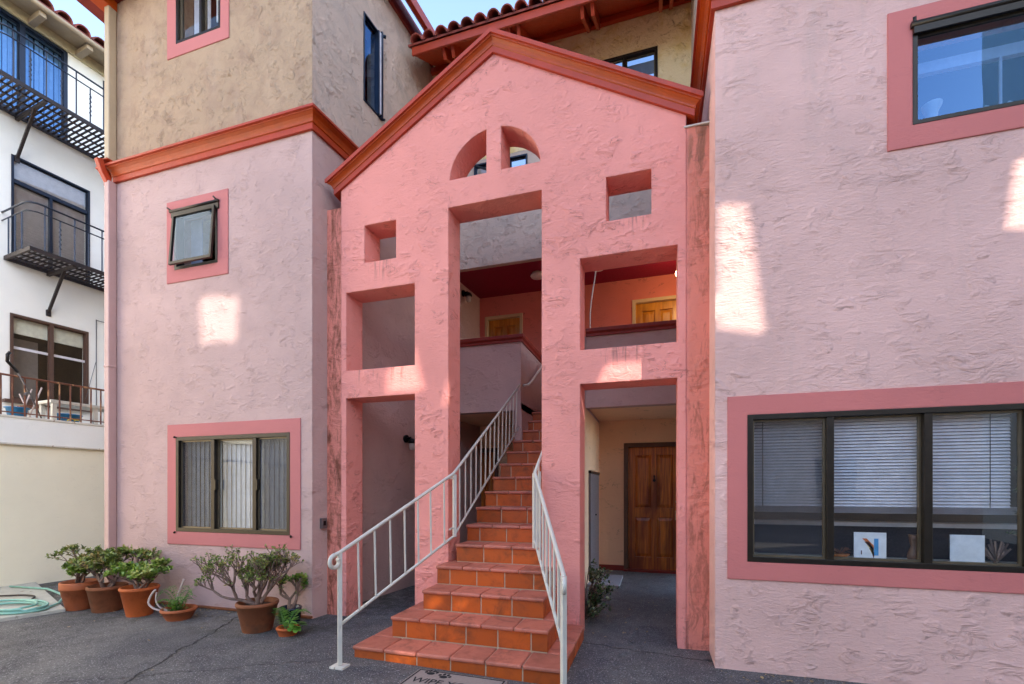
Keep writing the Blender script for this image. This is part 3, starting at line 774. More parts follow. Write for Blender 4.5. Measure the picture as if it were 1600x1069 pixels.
m.build('stems', M_bark, dp_)
bs = thing('bonsai', 'small bonsai tree at the right end of the large lower window', 'plant', (2.47, 4.10, .87))
m = MB(); m.lathe((2.47, 4.115, .871), [(.04, 0), (.05, .05), (.046, .05)], 14); m.build('pot', M_bluepot, bs)
m = MB(); m.tube([(2.47, 4.115, .92), (2.45, 4.115, 1.1), (2.48, 4.11, 1.3), (2.46, 4.11, 1.5)], [.014, .012, .008, .004], 6)
lf = MB()
for k in range(7):
    z = 1.08 + k * .075; s_ = 1 if k % 2 else -1; ln = .10 * (1 - k * .06)
    m.tube([(2.46, 4.11, z - .03), (2.46 + s_ * ln, 4.105, z)], [.006, .003], 5)
    for q in range(46):
        c = Vector((2.46 + s_ * ln * rng.uniform(.3, 1.25), 4.105 + rng.uniform(-.03, .03), z + rng.uniform(-.006, .022)))
        d1 = Vector((rng.uniform(-1, 1), rng.uniform(-1, 1), rng.uniform(-.3, 1))) * .010; d2 = Vector((d1.y, -d1.x, .004))
        n0 = len(lf.v); lf.v += [c - d1, c + d2, c + d1, c - d2]; lf.face([n0, n0 + 1, n0 + 2, n0 + 3])
m.build('trunk', M_bark, bs); lf.build('foliage', M_shrub, bs, recalc=False)
fp = thing('white_flowerpot', 'white flowerpot behind the upper right window', 'flowerpot', (1.90, 4.12, 3.99))
m = MB(); m.lathe((1.90, 4.11, 3.998), [(.035, 0), (.03, .01), (.036, .10), (.058, .15), (.06, .165), (.05, .165)], 16); m.build('body', M_white, fp)
for x, lab in ((2.21, 'small white ornament on the upper window sill, the left one of two'), (2.34, 'small white ornament on the upper window sill, nearest the right edge')):
    m = MB(); m.lathe((x, 4.11, 3.998), [(.02, 0), (.026, .02), (.014, .05), (.02, .07), (.006, .085)], 12); tag(m.build('ornament', M_white), lab, 'ornament', 'white ornaments on the upper sill')

# ------------------------------------------------------------------ tiled staircase
ST = thing('staircase', 'terracotta tiled staircase climbing through the tall middle opening', 'stairs', (-1.5, 4.4, 0))
def ny(n): return 3.27 + .283 * (n - 1)
def nz(n): return .11 + .179 * (n - 1)
ext = {1: (-2.375, -.645), 2: (-2.195, -.805), 3: (-2.045, -.905), 4: (-2.045, -.93)}
rng = random.Random(11)
N = 15
for n in range(1, N + 1):
    x0, x1 = ext.get(n, (-1.965, -1.06 if ny(n) < 6.5 else -.995))
    y0 = ny(n); z1 = nz(n); zb = -.08 if n < 5 else nz(n) - .40
    y1 = {1: 4.398, 2: 4.398, 3: 4.398, 4: 4.398}.get(n, ny(n + 1) + .05)
    core = MB()
    if n < 4:
        core.box(x0 + .012, x1 - .012, y0 + .019, y1, zb, z1 - .012)
    elif n == 4:
        core.box(x0 + .012, x1 - .012, y0 + .019, y1, zb, z1 - .012); core.box(-2.04, -1.062, 4.398, 4.70, .3, z1 - .012)
    else: core.box(x0 + .012, x1 - .003, y0 + .019, y1 if n < N else 8.2, zb, z1 - .012)
    step = core.build('step', M_grout, ST)
    r = MB(); t = MB()
    rz0 = -.06 if n == 1 else nz(n - 1) + .004
    tw = (x1 - x0) / round((x1 - x0) / .295); off = rng.uniform(0, tw) if n > 3 else 0
    xs = [x0]
    q = x0 + (tw * .5 if n % 2 == 0 else tw)
    while q < x1 - .05: xs.append(q); q += tw
    xs.append(x1)
    for a, b in zip(xs, xs[1:]): r.box(a + .005, b - .005, y0 + .015, y0 + .030, rz0, z1 - .033)
    if n <= 3:
        ys = [y0 + .015]
        while ys[-1] + .29 < y1: ys.append(ys[-1] + .29)
        ys.append(y1)
        for a, b in zip(ys, ys[1:]):
            if b - a < .03: continue
            r.box(x1 - .022, x1 - .004, a + .012 if a < y0 + .1 else a + .005, b - .005, rz0, z1 - .033)
            r.box(x0 + .004, x0 + .022, a + .012 if a < y0 + .1 else a + .005, b - .005, rz0, z1 - .033)
    r.build('riser', M_riser, step, bevel=.003)
    xt = [x0 - .006]; q = x0 + tw * (.5 if n % 2 else 1)
    q = x0 + tw
    while q < x1 - .05: xt.append(q); q += tw
    xt.append(x1 + .006)
    yy = [y0 - .006, y0 + .292] if n > 3 else [y0 - .006, y0 + .30, y0 + .60, y0 + .90, y1]
    if n > 3: yy[1] = min(y0 + .30, y1)
    for c0, c1 in zip(yy, yy[1:]):
        c1 = min(c1, y1)
        if c1 - c0 < .04: continue
        for a, b in zip(xt, xt[1:]):
            dz = rng.uniform(-.0015, .0015)
            t.box(a + .004, b - .004, c0 + (.0 if c0 < y0 else .004), c1 - .004, z1 - .032, z1 + dz)
    if n == 4: t.box(-2.038, -1.062, 4.40, 4.70, z1 - .032, z1 - .003)
    t.build('tread', M_tread, step, bevel=.011)
m = MB(); m.box(-1.06, -.99, 6.6, 8.2, 2.0, 2.6); m.build('landing_edge', M_grout, ST)

# ------------------------------------------------------------------ handrails
def spline(P, n=8):
    out = []; Q = [Vector(p) for p in P]
    for k in range(len(Q) - 1):
        p0 = Q[max(k - 1, 0)]; p1 = Q[k]; p2 = Q[k + 1]; p3 = Q[min(k + 2, len(Q) - 1)]
        for j in range(n):
            t = j / n
            out.append(.5 * ((2 * p1) + (p2 - p0) * t + (2 * p0 - 5 * p1 + 4 * p2 - p3) * t * t + (3 * p1 - p0 - 3 * p2 + p3) * t ** 3))
    out.append(Q[-1]); return [tuple(v) for v in out]
def lerp(p, q, t): return tuple(Vector(p).lerp(Vector(q), t))
def scroll(m, p, d, r=.016, size=.055):
    d = Vector(d).normalized(); pts = []
    for k in range(18):
        a = math.pi / 2 - k / 17 * math.pi * 1.75; s_ = size * (1 - .40 * k / 17)
        pts.append(tuple(Vector(p) + d * (math.cos(a) * s_ ) + Vector((0, 0, math.sin(a) * s_ - size))))
    m.tube(pts, r, 8)
railL = thing('stair_railing', 'white iron stair railing on the left, starting from a scroll by the plant pots', 'railing', (-2.34, 3.05, 0))
Lp, Lm, Lt = (-2.34, 3.06, .90), (-1.98, 4.38, 1.545), (-1.89, 6.52, 2.90)
Lb0, Lb1, Lb2 = (-2.335, 3.075, .345), (-1.985, 4.40, .905), (-1.90, 6.50, 2.28)
m = MB(); m.tube([tuple(Vector(Lp) + Vector((-.005, -.05, -.012))), Lp, lerp(Lp, Lm, .5), Lm, lerp(Lm, Lt, .5), Lt], .0155, 8)
scroll(m, tuple(Vector(Lp) + Vector((-.005, -.05, -.012))), (-.2, -1, 0), .017); m.build('handrail', M_white, railL)
m = MB(); m.tube([Lb0, Lb1, Lb2], .013, 6); m.build('bottom_rail', M_white, railL)
m = MB(); m.bar((-2.34, 3.06, .03), (-2.34, 3.06, .90), .0165); m.build('post', M_white, railL, bevel=.003)
m = MB(); m.bar((-1.975, 4.40, .90), (-1.975, 4.40, 1.54), .017); m.bar((-1.975, 4.40, 1.50), (-1.99, 4.31, 1.50), .008); m.bar((-1.98, 4.40, 1.0), (-1.99, 4.31, .98), .008); m.build('post', M_white, railL, bevel=.003)
m = MB(); m.box(-2.40, -2.28, 3.01, 3.11, ground_z(-2.34, 3.06) - .01, ground_z(-2.34, 3.06) + .015); m.build('foot_plate', M_cap, railL, bevel=.003)
for k in range(1, 8):
    t = k / 8 + (.02 if k == 7 else 0); m = MB(); m.bar(lerp(Lb0, Lb1, t), lerp(Lp, Lm, t), .0068); m.build('baluster', M_white, railL)
for k in range(1, 15):
    t = k / 15; m = MB(); m.bar(lerp(Lb1, Lb2, t), lerp(Lm, Lt, t), .0062); m.build('baluster', M_white, railL)
railR = thing('stair_railing', 'white iron stair railing on the right, bending at the middle pillar', 'railing', (-.6, 3.0, 0))
Rp, Rm, Rt = (-.575, 3.00, .835), (-1.095, 4.28, 1.545), (-1.115, 5.3, 2.20)
Rb0, Rb1, Rb2 = (-.58, 3.02, .36), (-1.095, 4.28, .90), (-1.115, 5.3, 1.52)
m = MB(); m.tube([tuple(Vector(Rp) + Vector((.012, -.05, -.012))), Rp, lerp(Rp, Rm, .5), Rm, lerp(Rm, Rt, .5), Rt], .0155, 8); scroll(m, tuple(Vector(Rp) + Vector((.012, -.05, -.012))), (.25, -1, 0), .017, .05); m.build('handrail', M_white, railR)
m = MB(); m.tube([Rb0, Rb1, Rb2], .013, 6); m.build('bottom_rail', M_white, railR)
m = MB(); m.bar((-.575, 3.0, -.03), (-.575, 3.0, .83), .0165); m.build('post', M_white, railR, bevel=.003)
m = MB(); m.bar((-1.10, 4.29, .83), (-1.10, 4.29, 1.54), .017); m.bar((-1.072, 4.36, .83), (-1.072, 4.36, 1.56), .012); m.build('post', M_white, railR, bevel=.003)
for k in range(1, 8):
    t = k / 8; m = MB(); m.bar(lerp(Rb0, Rb1, t), lerp(Rp, Rm, t), .0068); m.build('baluster', M_white, railR)
for k in range(1, 6):
    t = k / 6; m = MB(); m.bar(lerp(Rb1, Rb2, t), lerp(Rm, Rt, t), .0062); m.build('baluster', M_white, railR)
wr = thing('wall_handrail', 'short white handrail fixed to the parapet beside the top steps', 'handrail', (-1.85, 7.0, 2.8))
m = MB(); m.tube([(-1.885, 6.70, 2.93), (-1.83, 6.76, 2.95), (-1.82, 6.95, 3.05), (-1.82, 7.5, 3.38), (-1.83, 7.62, 3.46)], .018, 8); m.build('rail', M_white, wr)
m = MB(); m.tube([(-1.888, 7.2, 3.14), (-1.82, 7.2, 3.19)], .01, 6); m.build('bracket', M_white, wr)

# ------------------------------------------------------------------ door mats
mt = thing('doormat', 'grey doormat with black paw prints and lettering at the foot of the stairs', 'doormat', (-1.41, 2.98, 0))
zt = .022
FM = lambda a, o, z: Vector((-1.76 + a * .9995 + o * .03, 2.76 + o - a * .03, z))
gz = ground_z(-1.4, 3.0)
m = MB(lambda a, o, z: FM(a, z, o)); m.prism(rect(0, .72, 0, .48), gz - .01, gz + .014); m.build('mat', M_matw, mt, bevel=.004)
m = MB(lambda a, o, z: FM(a, z, o)); m.prism(rect(.012, .708, .012, .468), gz + .0135, gz + .0152, [rect(.024, .696, .024, .456)])
m.build('border', M_matd, mt)
m = MB()
for (cx, cy, an) in ((.13, .415, .15), (.25, .385, -.1)):
    for (dx, dy, ra, rb_) in ((0, 0, .032, .024), (-.042, .022, .012, .017), (-.016, .044, .012, .018), (.018, .044, .012, .018), (.044, .020, .012, .017)):
        ca, sa = math.cos(an), math.sin(an); ux, uy = cx + dx * ca - dy * sa, cy + dx * sa + dy * ca
        ring = []
        for k in range(14):
            t = 2 * math.pi * k / 14; m.v.append(FM(ux + ra * math.cos(t), uy + rb_ * math.sin(t), gz + .0158)); ring.append(len(m.v) - 1)
        m.face(ring)
m.build('paw_print', M_matd, mt, recalc=False)
def text_mesh(body, size, fn, mat_, parent, name='lettering', weight=0.0):
    cu = bpy.data.curves.new(name, 'FONT'); cu.body = body; cu.size = size; cu.offset = weight; cu.resolution_u = 3
    tmp = bpy.data.objects.new('tmp_text', cu); COL.objects.link(tmp)
    dg = bpy.context.evaluated_depsgraph_get(); dg.update()
    me = bpy.data.meshes.new_from_object(tmp.evaluated_get(dg))
    bpy.data.objects.remove(tmp); bpy.data.curves.remove(cu)
    b = MB()
    for v in me.vertices: b.v.append(fn(v.co.x, v.co.y))
    for p in me.polygons: b.face(list(p.vertices))
    bpy.data.meshes.remove(me)
    return b.build(name, mat_, parent, recalc=False)
text_mesh('WIPE YOUR', .115, lambda x, y: FM(.05 + x * .92, .245 + y, gz + .0158), M_matd, mt, weight=.001)
text_mesh('PAWS', .13, lambda x, y: FM(.17 + x, .08 + y, gz + .0158), M_matd, mt, weight=.001)
m = MB(); m.box(-1.0, -.50, 6.75, 7.62, -.03, .014); tag(m.build('doormat', M_matg, bevel=.004), 'plain pale grey mat on the floor of the right hand entry', 'doormat')

# ------------------------------------------------------------------ lamps, boxes
M_glow, nt_, out_ = mat('lit_globe')
em = nt_.node('ShaderNodeEmission', {'Color': (1, .62, .32, 1), 'Strength': 7.0}); nt_.l.new(em.outputs[0], out_.inputs[0])
def wall_lamp(fr, a, z, label):
    L_ = thing('wall_lamp', label, 'lamp', fr(a, 0, z), 'black wall lamps')
    m = MB(fr); m.tube([(a, 0, z), (a, .03, z)], .055, 14); m.tube([(a, .02, z), (a, .09, z + .01), (a, .11, z - .02)], .018, 8); m.build('backplate', M_black, L_)
    m = MB(); c = fr(a, .115, z - .17); m.lathe(c, [(.045, .10), (.062, .105), (.060, .13), (.035, .16), (.02, .17)], 16); m.build('hood', M_black, L_)
    m = MB(); m.lathe(c, [(.012, 0), (.035, .01), (.047, .04), (.045, .08), (.040, .105)], 16); m.build('shade', M_bulb, L_)
    return L_
wall_lamp(FB, 1.70, 2.10, 'black wall lamp with a frosted globe, lit opening at ground level on the left')
wall_lamp(FB, 3.40, 4.82, 'black wall lamp with a frosted globe, high on the porch wall beside the balcony')
bpy.data.objects['wall_lamp']['label'] = 'black wall lamp in the ground floor opening on the left'
bpy.data.objects['wall_lamp.001']['label'] = 'black wall lamp high on the porch wall above the balcony'
cl = thing('ceiling_lamp', 'white disc lamp on the porch ceiling above the right balcony', 'lamp', (-.89, 7.55, 4.88), 'ceiling lamps of the porch')
MB().lathe((-.89, 7.55, 4.90), [(.05, 0), (.10, .008), (.115, .03), (.11, .05)], 20).build('shade', M_disc, cl)
MB().lathe((-.89, 7.55, 4.945), [(.09, 0), (.09, .034)], 20).build('base', M_white, cl)
clone(cl, (-1.0, 0, 0), 'white disc lamp on the porch ceiling seen through the tall middle opening')
m = MB(); m.lathe((.365, 7.4, 4.52), [(.02, 0), (.07, .03), (.09, .09), (.07, .15), (.03, .18)], 16); gl = m.build('globe_lamp', M_glow); tag(gl, 'pale globe lamp at the right edge of the upper balcony opening', 'lamp')
m = MB(); m.tube([(.365, 7.4, 4.70), (.365, 7.4, 4.985)], .012, 6); m.build('stem', M_black, gl)
cd = MB(); cd.tube(spline([(-.80, 6.9, 4.965), (-.83, 6.85, 4.6), (-.89, 6.8, 4.15), (-.91, 6.78, 3.9), (-.90, 6.72, 3.64)]), .008, 6); tag(cd.build('hanging_cord', M_white), 'thin pale cord hanging from the porch ceiling to the balcony cap', 'cord')
mb_ = thing('utility_box', 'small grey meter box on the tower corner beside the gable', 'box', FB(.14, 0, .95))
m = MB(FB); m.box(.105, .18, 0, .035, .95, 1.065); m.build('case', M_steel, mb_, bevel=.004)
m = MB(FB); m.box(.125, .16, .0352, .038, .985, 1.035); m.build('cover', M_black, mb_)
cb = thing('cabinet', 'tall pale metal cabinet against the side wall of the right entry', 'cabinet', (-.9, 7.4, 0))
m = MB(); m.box(-.948, -.915, 6.9, 7.9, .05, 1.62); m.build('case', M_cab, cb, bevel=.006)
m = MB(); m.box(-.948, -.905, 6.88, 7.92, 1.62, 1.66); m.build('lid', M_black, cb)
m = MB(); m.tube([(-.916, 7.44, .98), (-.895, 7.44, .98)], .012, 6); m.build('handle', M_black, cb)

# ------------------------------------------------------------------ plants
def leaf(lf, c, d, up, ln, wd, mi=0, bend=.15):
    d = d.normalized(); s_ = d.cross(up)
    if s_.length < 1e-4: s_ = d.orthogonal()
    s_.normalize(); u = s_.cross(d)
    P_ = [c, c + d * ln * .45 + s_ * wd + u * bend * ln * .3, c + d * ln * .85 + s_ * wd * .7 + u * bend * ln * .5, c + d * ln + u * bend * ln * .5,
          c + d * ln * .85 - s_ * wd * .7 + u * bend * ln * .5, c + d * ln * .45 - s_ * wd + u * bend * ln * .3]
    n0 = len(lf.v); lf.v += P_; lf.face([n0, n0 + 1, n0 + 2, n0 + 3], mi); lf.face([n0, n0 + 3, n0 + 4, n0 + 5], mi)
def jade(rng, base, w, h, trunks, depth, r0, lean=(0, 0), leaf_len=.035, tuft=9, spread=.5, dens=1.0):
    """returns stem and leaf builders; a jade tree of forking stems with leaf rosettes at the tips"""
    st = MB(); lf = MB(); segs = []; tips = []
    def grow(p, d, ln, r, k):
        pts = [p]; q = p; dd = d.copy()
        for s_ in range(3):
            dd = (dd + Vector((rng.uniform(-.25, .25), rng.uniform(-.25, .25), rng.uniform(-.05, .25)))).normalized()
            q = q + dd * ln / 3; pts.append(q)
        segs.append((pts, r, r * .72))
        if k == 0: tips.append((q, dd)); return
        if k <= 3 and rng.random() < .30: tips.append((q, dd))
        nb = 2 if rng.random() < .55 else 3
        for b in range(nb):
            nd = (dd * .75 + Vector((rng.uniform(-1, 1), rng.uniform(-1, 1), rng.uniform(-.25, .75))) * .75).normalized()
            grow(q, nd, ln * rng.uniform(.68, .92), r * .70, k - 1)
    for t in range(trunks):
        a = 2 * math.pi * t / max(1, trunks) + rng.uniform(-.4, .4)
        grow(Vector((math.cos(a) * .05, math.sin(a) * .05, 0)), Vector((math.cos(a) * spread * rng.uniform(.4, 1.3), math.sin(a) * spread * rng.uniform(.4, 1.3), rng.uniform(.6, 1.1))).normalized(), .34 * rng.uniform(.6, 1.1), 1.0, depth)
    pts = [q for s_ in segs for q in s_[0]]
    zmax = max(q.z for q in pts); zmin = min(0, min(q.z for q in pts))
    xs = sorted(q.x for q in pts); ys = sorted(q.y for q in pts); n = len(xs)
    wx = max(abs(xs[int(n * .01)]), abs(xs[int(n * .99)])); wy = max(abs(ys[int(n * .01)]), abs(ys[int(n * .99)]))
    B = Vector(base)
    def T(q):
        z = max(q.z, -.02) / zmax
        return B + Vector((q.x / wx * w / 2 + lean[0] * z, q.y / wy * w / 2 * .85 + lean[1] * z, max(z, 0.02) * h))
    for (pp, ra, rb2) in segs:
        k = len(pp); st.tube([tuple(T(q)) for q in pp], [max(.0022, r0 * (ra + (rb2 - ra) * j / (k - 1))) for j in range(k)], 6 if ra > .3 else 4, cap=False)
    for (q, d) in tips:
        c = T(q); dd = (d + Vector((0, 0, .5))).normalized()
        for k in range(int(tuft * dens)):
            a = k * 2.4 + rng.uniform(-.4, .4); el = rng.uniform(-.1, 1.1)
            side = dd.orthogonal().normalized(); side.rotate(Matrix.Rotation(a, 3, dd))
            ld = (side * math.cos(el) + dd * math.sin(el)).normalized()
            leaf(lf, c + dd * rng.uniform(-.03, .012), ld, dd, leaf_len * rng.uniform(.7, 1.2), leaf_len * .30, 0, .2)
    return st, lf
def pot(parent, c, rim, base, h, mt, lip=.05, soil=True, seg=32):
    x, y = c; zg = ground_z(x, y) - .004
    prof = [(base * .96, 0), (base, .008), (base + (rim - base) * .86, h - lip), (rim * .985, h - lip), (rim, h - lip + .008), (rim, h - .01), (rim - .008, h), (rim - .022, h - .002), (rim - .03, h - .05), (rim - .032, h - .052)]
    m = MB(); m.lathe((x, y, zg), prof, seg); p = m.build('pot', mt, parent)
    m = MB(); m.lathe((x, y, zg + h - .075), [(rim - .036, 0), (rim - .034, .025), (.02, .034)], seg); m.build('soil', M_soil, parent)
    return zg + h - .045
rng = random.Random(21)
def potted(name, label, cat, c, rim, base, h, mt, lip=.05):
    t = thing(name, label, cat, (c[0], c[1], ground_z(*c)), 'potted plants along the tower wall')
    return t, pot(t, c, rim, base, h, mt, lip)
t, z = potted('potted_jade', 'leafy jade plant in the leftmost terracotta pot', 'potted plant', (-6.50, 3.76), .185, .125, .33, M_terra, .085)
s_, l_ = jade(random.Random(3), (-6.50, 3.76, z), .50, .30, 4, 4, .016, (.02, 0), .046, 13); s_.build('stem', M_bark, t); l_.build('foliage', M_jade_g, t, recalc=False)
t, z = potted('potted_jade', 'tall bushy jade plant in a brown pot, second from the left', 'potted plant', (-6.10, 3.80), .19, .14, .30, M_terra_d, .04)
s_, l_ = jade(random.Random(8), (-6.10, 3.80, z), .72, .52, 5, 5, .020, (.02, 0), .040, 9); s_.build('stem', M_bark, t); l_.build('foliage', M_jade, t, recalc=False)
t, z = potted('potted_jade', 'jade plant in a bright orange terracotta pot, third from the left', 'potted plant', (-5.52, 3.76), .185, .12, .325, M_terra_b, .035)
s_, l_ = jade(random.Random(14), (-5.52, 3.76, z), .56, .30, 5, 4, .016, (.03, 0), .046, 13); s_.build('stem', M_bark, t); l_.build('foliage', M_jade_g, t, recalc=False)
# shallow bowl with fern and pale bent stems
def frond(lf, st, base, az, ln, lift, rng, w=.05, n=13):
    d = Vector((math.cos(az), math.sin(az), 0)); pts = []
    for k in range(n + 1):
        t = k / n; pts.append(Vector(base) + d * ln * t + Vector((0, 0, lift * (math.sin(t * 2.2)) )))
    st.tube([tuple(p) for p in pts], .002, 4, cap=False)
    sd = Vector((-d.y, d.x, 0))
    for k in range(1, n + 1):
        t = k / n; tang = (pts[k] - pts[k - 1]).normalized(); wl = w * (math.sin(math.pi * min(1, t * .9 + .1)) ** .6)
        for sg in (-1, 1):
            leaf(lf, pts[k], (sd * sg + tang * .55 + Vector((0, 0, -.15))), Vector((0, 0, 1)), max(.012, wl), max(.004, wl * .16), 0, .0)
t, z = potted('fern_bowl', 'shallow terracotta bowl of fern with pale bent bare stems', 'potted plant', (-4.93, 3.76), .17, .115, .125, M_terra, .03)
st = MB(); lf = MB(); rr = random.Random(4)
for k in range(18): frond(lf, st, (-4.93 + rr.uniform(-.05, .05), 3.76 + rr.uniform(-.05, .05), z), rr.uniform(0, 6.28), rr.uniform(.13, .23), rr.uniform(.12, .26), rr, .045, 12)
for k in range(90):
    a = rr.uniform(0, 6.28); r = rr.uniform(0, .11); leaf(lf, Vector((-4.97 + math.cos(a) * r, 3.74 + math.sin(a) * r, z + rr.uniform(0, .09))), Vector((math.cos(a), math.sin(a), rr.uniform(.2, 1.4))), Vector((0, 0, 1)), .04, .010)
st.build('frond_stem', M_fern, t); lf.build('foliage', M_fern, t, recalc=False)
m = MB(); m.tube(spline([(-4.97, 3.74, z), (-5.11, 3.66, z + .03), (-5.18, 3.62, z + .10), (-5.16, 3.63, z + .19), (-5.11, 3.64, z + .25)], 5), .011, 7)
m.tube(spline([(-4.98, 3.75, z), (-5.09, 3.68, z + .05), (-5.13, 3.66, z + .13), (-5.12, 3.66, z + .22)], 5), .009, 7)
m.tube(spline([(-4.99, 3.80, z + .02), (-5.05, 3.83, z + .09), (-5.05, 3.84, z + .16), (-5.02, 3.85, z + .24), (-4.99, 3.86, z + .33)], 5), .010, 7); m.build('bare_stem', M_palestem, t)
t, z = potted('potted_jade', 'large open jade tree with bare branching stems in a wide brown pot', 'potted plant', (-3.80, 3.70), .195, .135, .295, M_terra_d, .035)
s_, l_ = jade(random.Random(31), (-3.80, 3.70, z), .82, .58, 6, 5, .021, (-.05, -.02), .026, 6, spread=.9); s_.build('stem', M_bark, t); l_.build('foliage', M_jade, t, recalc=False)
t, z = potted('potted_jade', 'small jade plant in a dark blue glazed pot by the tower corner', 'potted plant', (-3.70, 4.03), .115, .095, .17, M_bluepot, .02)
s_, l_ = jade(random.Random(41), (-3.70, 4.03, z), .40, .36, 2, 4, .022, (.0, 0), .040, 9); s_.build('stem', M_bark, t); l_.build('foliage', M_jade_g, t, recalc=False)
t, z = potted('fern_pot', 'tiny orange pot overflowing with bright green fern leaves', 'potted plant', (-3.39, 3.66), .105, .08, .085, M_terra_b, .02)
st = MB(); lf = MB(); rr = random.Random(6)
for k in range(9): frond(lf, st, (-3.42, 3.66, z), 1.6 + rr.uniform(-1.5, 1.9), rr.uniform(.17, .25), rr.uniform(.10, .22), rr, .06, 12)
for k in range(26):
    a = rr.uniform(-1.2, 1.2); r = rr.uniform(.02, .13); leaf(lf, Vector((-3.37 + math.cos(a) * r, 3.64 + math.sin(a) * r * .6, z + .10 - r * .5 + rr.uniform(0, .04))), Vector((math.cos(a), math.sin(a) - .3, rr.uniform(-.8, .5))), Vector((0, 0, 1)), .09, .024)
st.build('frond_stem', M_fern, t); lf.build('foliage', M_fern, t, recalc=False)
# shrub at the right middle pillar
t = thing('shrub', 'dark leafy shrub growing beside the middle pillar in the right entry', 'shrub', (-.66, 4.98, 0))
st = MB(); lf = MB(); rr = random.Random(9)
for k in range(44):
    a = rr.uniform(-1.3, 2.4); h = rr.uniform(.12, .56); r = rr.uniform(.08, .36) * (1 - h * .7)
    p = [(-.72, 4.98, 0), (-.70 + math.cos(a) * r * .5, 4.98 + math.sin(a) * r * .5, h * .6), (-.66 + math.cos(a) * r, 4.98 + math.sin(a) * r, h)]
    st.tube(p, [.006, .004, .002], 4, cap=False)
    for q in range(26):
        tt = rr.uniform(.25, 1); c = Vector(p[1]).lerp(Vector(p[2]), tt) if tt > .5 else Vector(p[0]).lerp(Vector(p[1]), tt * 2)
        c += Vector((rr.uniform(-.04, .04), rr.uniform(-.04, .04), rr.uniform(-.03, .03)))
        c.x = max(c.x, -.675)
        leaf(lf, c, Vector((rr.uniform(-.3, 1), rr.uniform(-1, .6), rr.uniform(-.5, .8))), Vector((0, 0, 1)), rr.uniform(.03, .05), .012)
for k in range(40):
    c = Vector((-.66 + rr.uniform(0, .06), 4.9 + rr.uniform(-.02, .1), .42 + rr.uniform(0, .22))); leaf(lf, c, Vector((rr.uniform(-.3, 1), rr.uniform(-1, .6), rr.uniform(-.5, .8))), Vector((0, 0, 1)), .035, .011)
st.build('stem', M_bark, t); lf.build('foliage', M_shrub, t, recalc=False)

# leaf litter and grit along the wall feet
lt = MB(); rr = random.Random(77)
for k in range(420):
    w_ = rr.random()
    if w_ < .45: x, y = rr.uniform(-6.4, -3.6), 4.17 - abs(rr.gauss(0, .16))
    elif w_ < .6: x, y = rr.uniform(.45, 1.6), 3.97 - abs(rr.gauss(0, .10))
    elif w_ < .8: x, y = rr.uniform(-7.5, .2), rr.uniform(1.5, 3.9)
    else: x, y = rr.uniform(-.65, .15), rr.uniform(4.4, 7.5)
    if -2.5 < x < -.5 and 2.6 < y < 4.4: continue
    a_ = rr.uniform(0, 6.28); c = Vector((x, y, ground_z(x, y) + .004)); ln = rr.choice((.008, .012, .02, .03))
    leaf(lt, c, Vector((math.cos(a_), math.sin(a_), rr.uniform(-.02, .25))), Vector((0, 0, 1)), ln, ln * rr.uniform(.25, .5), 0, .2)
lo_ = lt.build('leaf_litter', leafmat('dry_leaf', srgb(120, 92, 58), srgb(176, 150, 104), srgb(86, 78, 60)), recalc=False)
lo_['kind'] = 'stuff'; tag(lo_, 'scattered dry leaf scraps and grit on the asphalt along the walls', 'leaf litter')

# garden hose coiled on the paving
pts = []
for k in range(130):
    a = k * .2; r = .34 + .05 * math.sin(k * .11); pts.append((-7.05 + math.cos(a) * r * 1.15 + .05 * math.sin(k * .05), 3.42 + math.sin(a) * r * .62, .03 + .012 * ((k // 31) % 4)))
pts += [(-6.8, 3.72, .03), (-7.2, 4.0, .03), (-7.9, 4.2, .03), (-8.6, 4.15, .03)]
m = MB(); m.tube(pts, .013, 7); tag(m.build('garden_hose', M_hose), 'pale green garden hose coiled on the concrete at the left', 'hose')
m = MB(); m.tube(spline([(-7.35, 3.75, .03), (-7.5, 3.85, .035), (-7.75, 3.86, .03), (-8.0, 3.74, .03), (-8.3, 3.7, .03)]), .011, 7); tag(m.build('hose_nozzle', M_rustblack), 'short dark hose end lying on the concrete near the white wall', 'hose')

# ------------------------------------------------------------------ white neighbour building on the left
th2 = R(5.9); DN = (math.sin(th2), math.cos(th2)); ON = (-8.72, 4.71)
FN = FR(ON, DN)                                     # a along the wall, o out toward the court
W0 = -1.2                                           # upper wall set back behind the terrace
def FNW(a, o, z): return FN(a, o + W0, z)
nbd = thing('white_apartment_house', 'white stucco apartment house with black iron balconies and a red tiled roof', 'building', FN(1, W0 - 2, 0))
hol = [rect(-.05, .98, 2.82, 4.22), rect(-.035, 1.0, 5.10, 6.78), rect(-1.3, .68, 7.46, 9.03), rect(1.2, 2.2, 8.05, 8.95), rect(1.6, 2.6, 5.3, 6.6)]
m = MB(FNW); m.prism(rect(-9, 9, 0, 9.25), -.2, 0, hol); m.build('front_wall', M_white_st, nbd)
m = MB(FNW); m.box(-9, 9, -1.6, -1.5, 0, 9.2); m.build('inner_wall', M_dark, nbd)
for z in (2.3, 4.6, 7.0, 9.15): MB(FNW).box(-9, 9, -1.5, -.2, z, z + .1).build('floor_slab', M_dark, nbd)
M_brownf = plain('brown_timber_frame', srgb(84, 58, 46), .6)
w = window(nbd, FNW, -.05, .98, 2.82, 4.22, [.47], fw=.04, frame_mat=M_brownf, glass_mat=M_glass)
m = MB(FNW); m.box(-.01, .94, -.12, -.10, 3.93, 4.18); m.build('roller_shade', M_shade, w)
m = MB(FNW); m.box(-.01, .94, -.045, -.03, 3.66, 3.70); m.build('transom', M_blind, w)
m = MB(FNW); m.box(.0, .42, -.35, -.33, 2.85, 3.9); m.build('curtain', plain('grey_curtain', srgb(120, 112, 108), .8), w)
m = MB(FNW); m.box(-.14, 1.02, .0, .10, 2.77, 2.82); m.build('sill', M_brownf, w)
